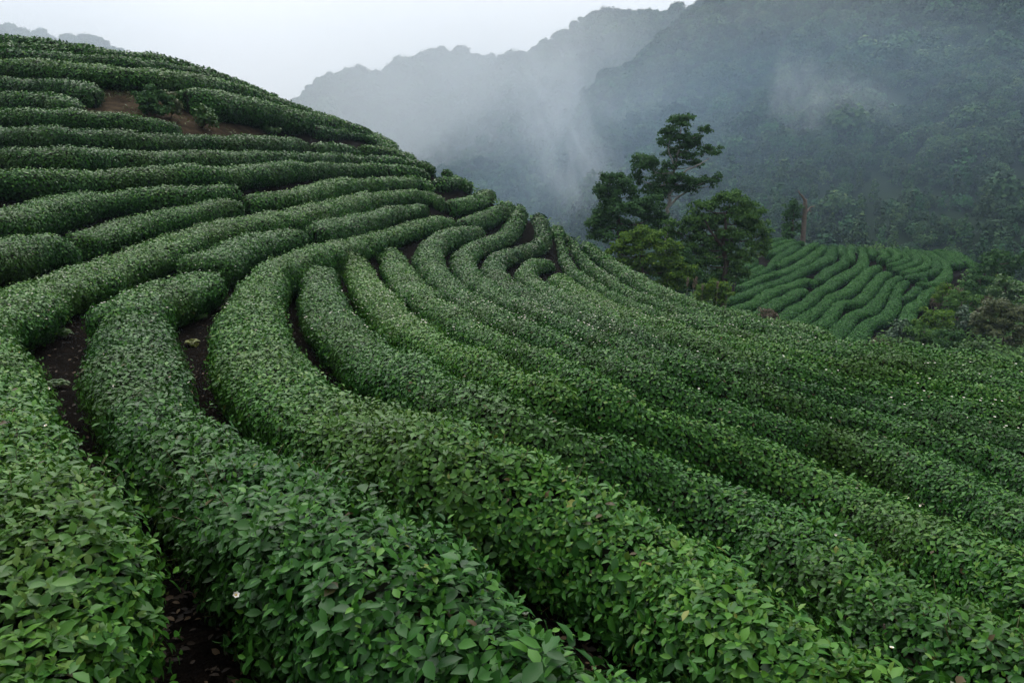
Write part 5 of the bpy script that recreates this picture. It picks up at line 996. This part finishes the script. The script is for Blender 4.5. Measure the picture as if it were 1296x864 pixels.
def mist(label, u, v, Y, ru, rv, dy, dens, tilt=0., scale=1.6, thr=.46, colour=(.95, .975, 1)):
    import bmesh
    bm = bmesh.new(); bmesh.ops.create_icosphere(bm, subdivisions=3, radius=1.0)
    me = bpy.data.meshes.new('mist'); bm.to_mesh(me); bm.free()
    m = bpy.data.materials.new('mist'); m.use_nodes = True; N, K = m.node_tree.nodes, m.node_tree.links; N.remove(N['Principled BSDF'])
    pv = N.new('ShaderNodeVolumePrincipled'); pv.inputs['Color'].default_value = (*colour, 1)
    tc = N.new('ShaderNodeTexCoord'); ln = N.new('ShaderNodeVectorMath'); ln.operation = 'LENGTH'; K.new(tc.outputs['Object'], ln.inputs[0])
    fo = N.new('ShaderNodeMapRange'); fo.interpolation_type = 'SMOOTHSTEP'; fo.inputs[1].default_value = 1.0; fo.inputs[2].default_value = .15; K.new(ln.outputs['Value'], fo.inputs[0])
    mp = N.new('ShaderNodeMapping'); mp.inputs['Location'].default_value = (u * .013, v * .017, 0); mp.inputs['Scale'].default_value = (1.3, 1, .7); K.new(tc.outputs['Object'], mp.inputs[0])
    no = N.new('ShaderNodeTexNoise'); no.inputs['Scale'].default_value = scale; no.inputs['Detail'].default_value = 6; no.inputs['Roughness'].default_value = .6; no.inputs['Distortion'].default_value = .6
    K.new(mp.outputs[0], no.inputs['Vector'])
    mr = N.new('ShaderNodeMapRange'); mr.interpolation_type = 'SMOOTHSTEP'; mr.inputs[1].default_value = thr - .12; mr.inputs[2].default_value = thr + .26; K.new(no.outputs['Fac'], mr.inputs[0])
    mu = N.new('ShaderNodeMath'); mu.operation = 'MULTIPLY'; K.new(fo.outputs[0], mu.inputs[0]); K.new(mr.outputs[0], mu.inputs[1])
    m2 = N.new('ShaderNodeMath'); m2.operation = 'MULTIPLY'; K.new(mu.outputs[0], m2.inputs[0]); m2.inputs[1].default_value = dens
    K.new(m2.outputs[0], pv.inputs['Density']); K.new(pv.outputs[0], N['Material Output'].inputs['Volume'])
    me.materials.append(m)
    o = bpy.data.objects.new('mist', me); col.objects.link(o); tag(o, label, 'mist', kind='stuff')
    k = Y / FPX; o.location = at(u, v, Y); o.scale = (ru * k, dy, rv * k); o.rotation_euler = (0, R(tilt), 0)
mist('wide soft bank of mist filling the valley between the two mountains', 540, 140, 440, 380, 260, 80, .0110, 0, 1.1, .25)
mist('thin even mist filling the valley before the near mountain', 980, 215, 205, 640, 270, 92, .0046, 0, .9, .10, (.58, .78, 1))
mist('mist drifting over the spur left of the tall tree', 740, 120, 250, 200, 230, 55, .0062, -14, 2.0, .42)
mist('leaning streak of mist rising left of the tall tree', 725, 190, 205, 75, 150, 26, .030, -18, 2.2, .47)
mist('thin column of mist rising above the dead trunk', 1006, 170, 195, 40, 125, 20, .032, -8, 1.9, .46)
mist('small patch of mist on the slope right of the thin column', 1055, 130, 195, 95, 55, 20, .026, 20, 2.0, .47)
mist('high veil of mist across the upper mountain slope', 960, 10, 260, 340, 110, 60, .0026, 8, 1.2, .38)
mist('pale mist lying round the farthest ridge at the left', 60, 60, 700, 260, 110, 120, .0056, 0, 1.1, .25)

# ------------------------------------------------------------------ light and camera
SUN_EL, SUN_AZ = R(52), R(-14)          # veiled sun ahead, a little left
w = bpy.data.worlds.new('World'); scene.world = w; w.use_nodes = True
N, K = w.node_tree.nodes, w.node_tree.links
bg = N['Background']; bg.inputs['Strength'].default_value = .10
sky = N.new('ShaderNodeTexSky'); sky.sky_type = 'NISHITA'; sky.sun_disc = False
sky.sun_elevation = SUN_EL; sky.sun_rotation = SUN_AZ; sky.air_density = 1.2; sky.dust_density = 3.0
tc = N.new('ShaderNodeTexCoord'); no = N.new('ShaderNodeTexNoise'); no.inputs['Scale'].default_value = 1.6; no.inputs['Detail'].default_value = 4
K.new(tc.outputs['Generated'], no.inputs['Vector'])
rp = ramp(N, [(.3, (11.9, 12.1, 12.6)), (.7, (13.5, 13.7, 14.0))]); K.new(no.outputs['Fac'], rp.inputs['Fac'])
mx = N.new('ShaderNodeMix'); mx.data_type = 'RGBA'; mx.inputs[0].default_value = .97
sx = N.new('ShaderNodeSeparateXYZ'); K.new(tc.outputs['Generated'], sx.inputs[0])
dt = N.new('ShaderNodeVectorMath'); dt.operation = 'DOT_PRODUCT'; K.new(tc.outputs['Generated'], dt.inputs[0])
dt.inputs[1].default_value = (math.sin(SUN_AZ) * math.cos(SUN_EL), math.cos(SUN_AZ) * math.cos(SUN_EL), math.sin(SUN_EL))
def mth(op, a, bb):
    n = N.new('ShaderNodeMath'); n.operation = op
    for i, x in enumerate((a, bb)):
        if isinstance(x, (int, float)): n.inputs[i].default_value = x
        else: K.new(x, n.inputs[i])
    return n.outputs[0]
glow = mth('POWER', mth('MAXIMUM', mth('MULTIPLY_ADD', dt.outputs['Value'], .5), 0), 3.)
glow.node.inputs[0].links[0].from_node.inputs[0].links[0].from_node.inputs[2].default_value = .5
cie = mth('ADD', mth('MULTIPLY', mth('MAXIMUM', sx.outputs['Z'], 0), .54), mth('ADD', mth('MULTIPLY', glow, .47), .09))
vm = N.new('ShaderNodeVectorMath'); vm.operation = 'SCALE'; K.new(rp.outputs['Color'], vm.inputs[0]); K.new(cie, vm.inputs['Scale'])
K.new(sky.outputs[0], mx.inputs[6]); K.new(vm.outputs[0], mx.inputs[7]); K.new(mx.outputs[2], bg.inputs['Color'])
sun = bpy.data.lights.new('sun', 'SUN'); sun.energy = 1.2; sun.angle = R(50); sun.color = (1, .97, .92)
so = bpy.data.objects.new('sun', sun); col.objects.link(so)
so.rotation_euler = (R(90) - SUN_EL, 0, 0)
from mathutils import Vector
dirv = Vector((math.sin(SUN_AZ) * math.cos(SUN_EL), math.cos(SUN_AZ) * math.cos(SUN_EL), math.sin(SUN_EL)))
so.rotation_euler = (-dirv).to_track_quat('-Z', 'Y').to_euler()

cam = bpy.data.cameras.new('camera'); cam.lens = 36 * FPX / 1296; cam.sensor_width = 36; cam.sensor_fit = 'HORIZONTAL'
cam.clip_start = .05; cam.clip_end = 5000
co = bpy.data.objects.new('camera', cam); col.objects.link(co)
co.rotation_euler = (R(90) - PITCH, 0, 0); scene.camera = co

scene.render.engine = 'CYCLES'
c = scene.cycles
c.max_bounces = 8; c.diffuse_bounces = 3; c.glossy_bounces = 2; c.transmission_bounces = 3; c.volume_bounces = 5; c.transparent_max_bounces = 6
c.volume_step_rate = 2.0; c.volume_max_steps = 128
c.use_denoising = True; c.sample_clamp_indirect = 5
c.use_adaptive_sampling = True; c.adaptive_threshold = .01
vs = scene.view_settings; vs.view_transform = 'Standard'; vs.look = 'None'; vs.exposure = .82; vs.gamma = 1; vs.use_curve_mapping = False
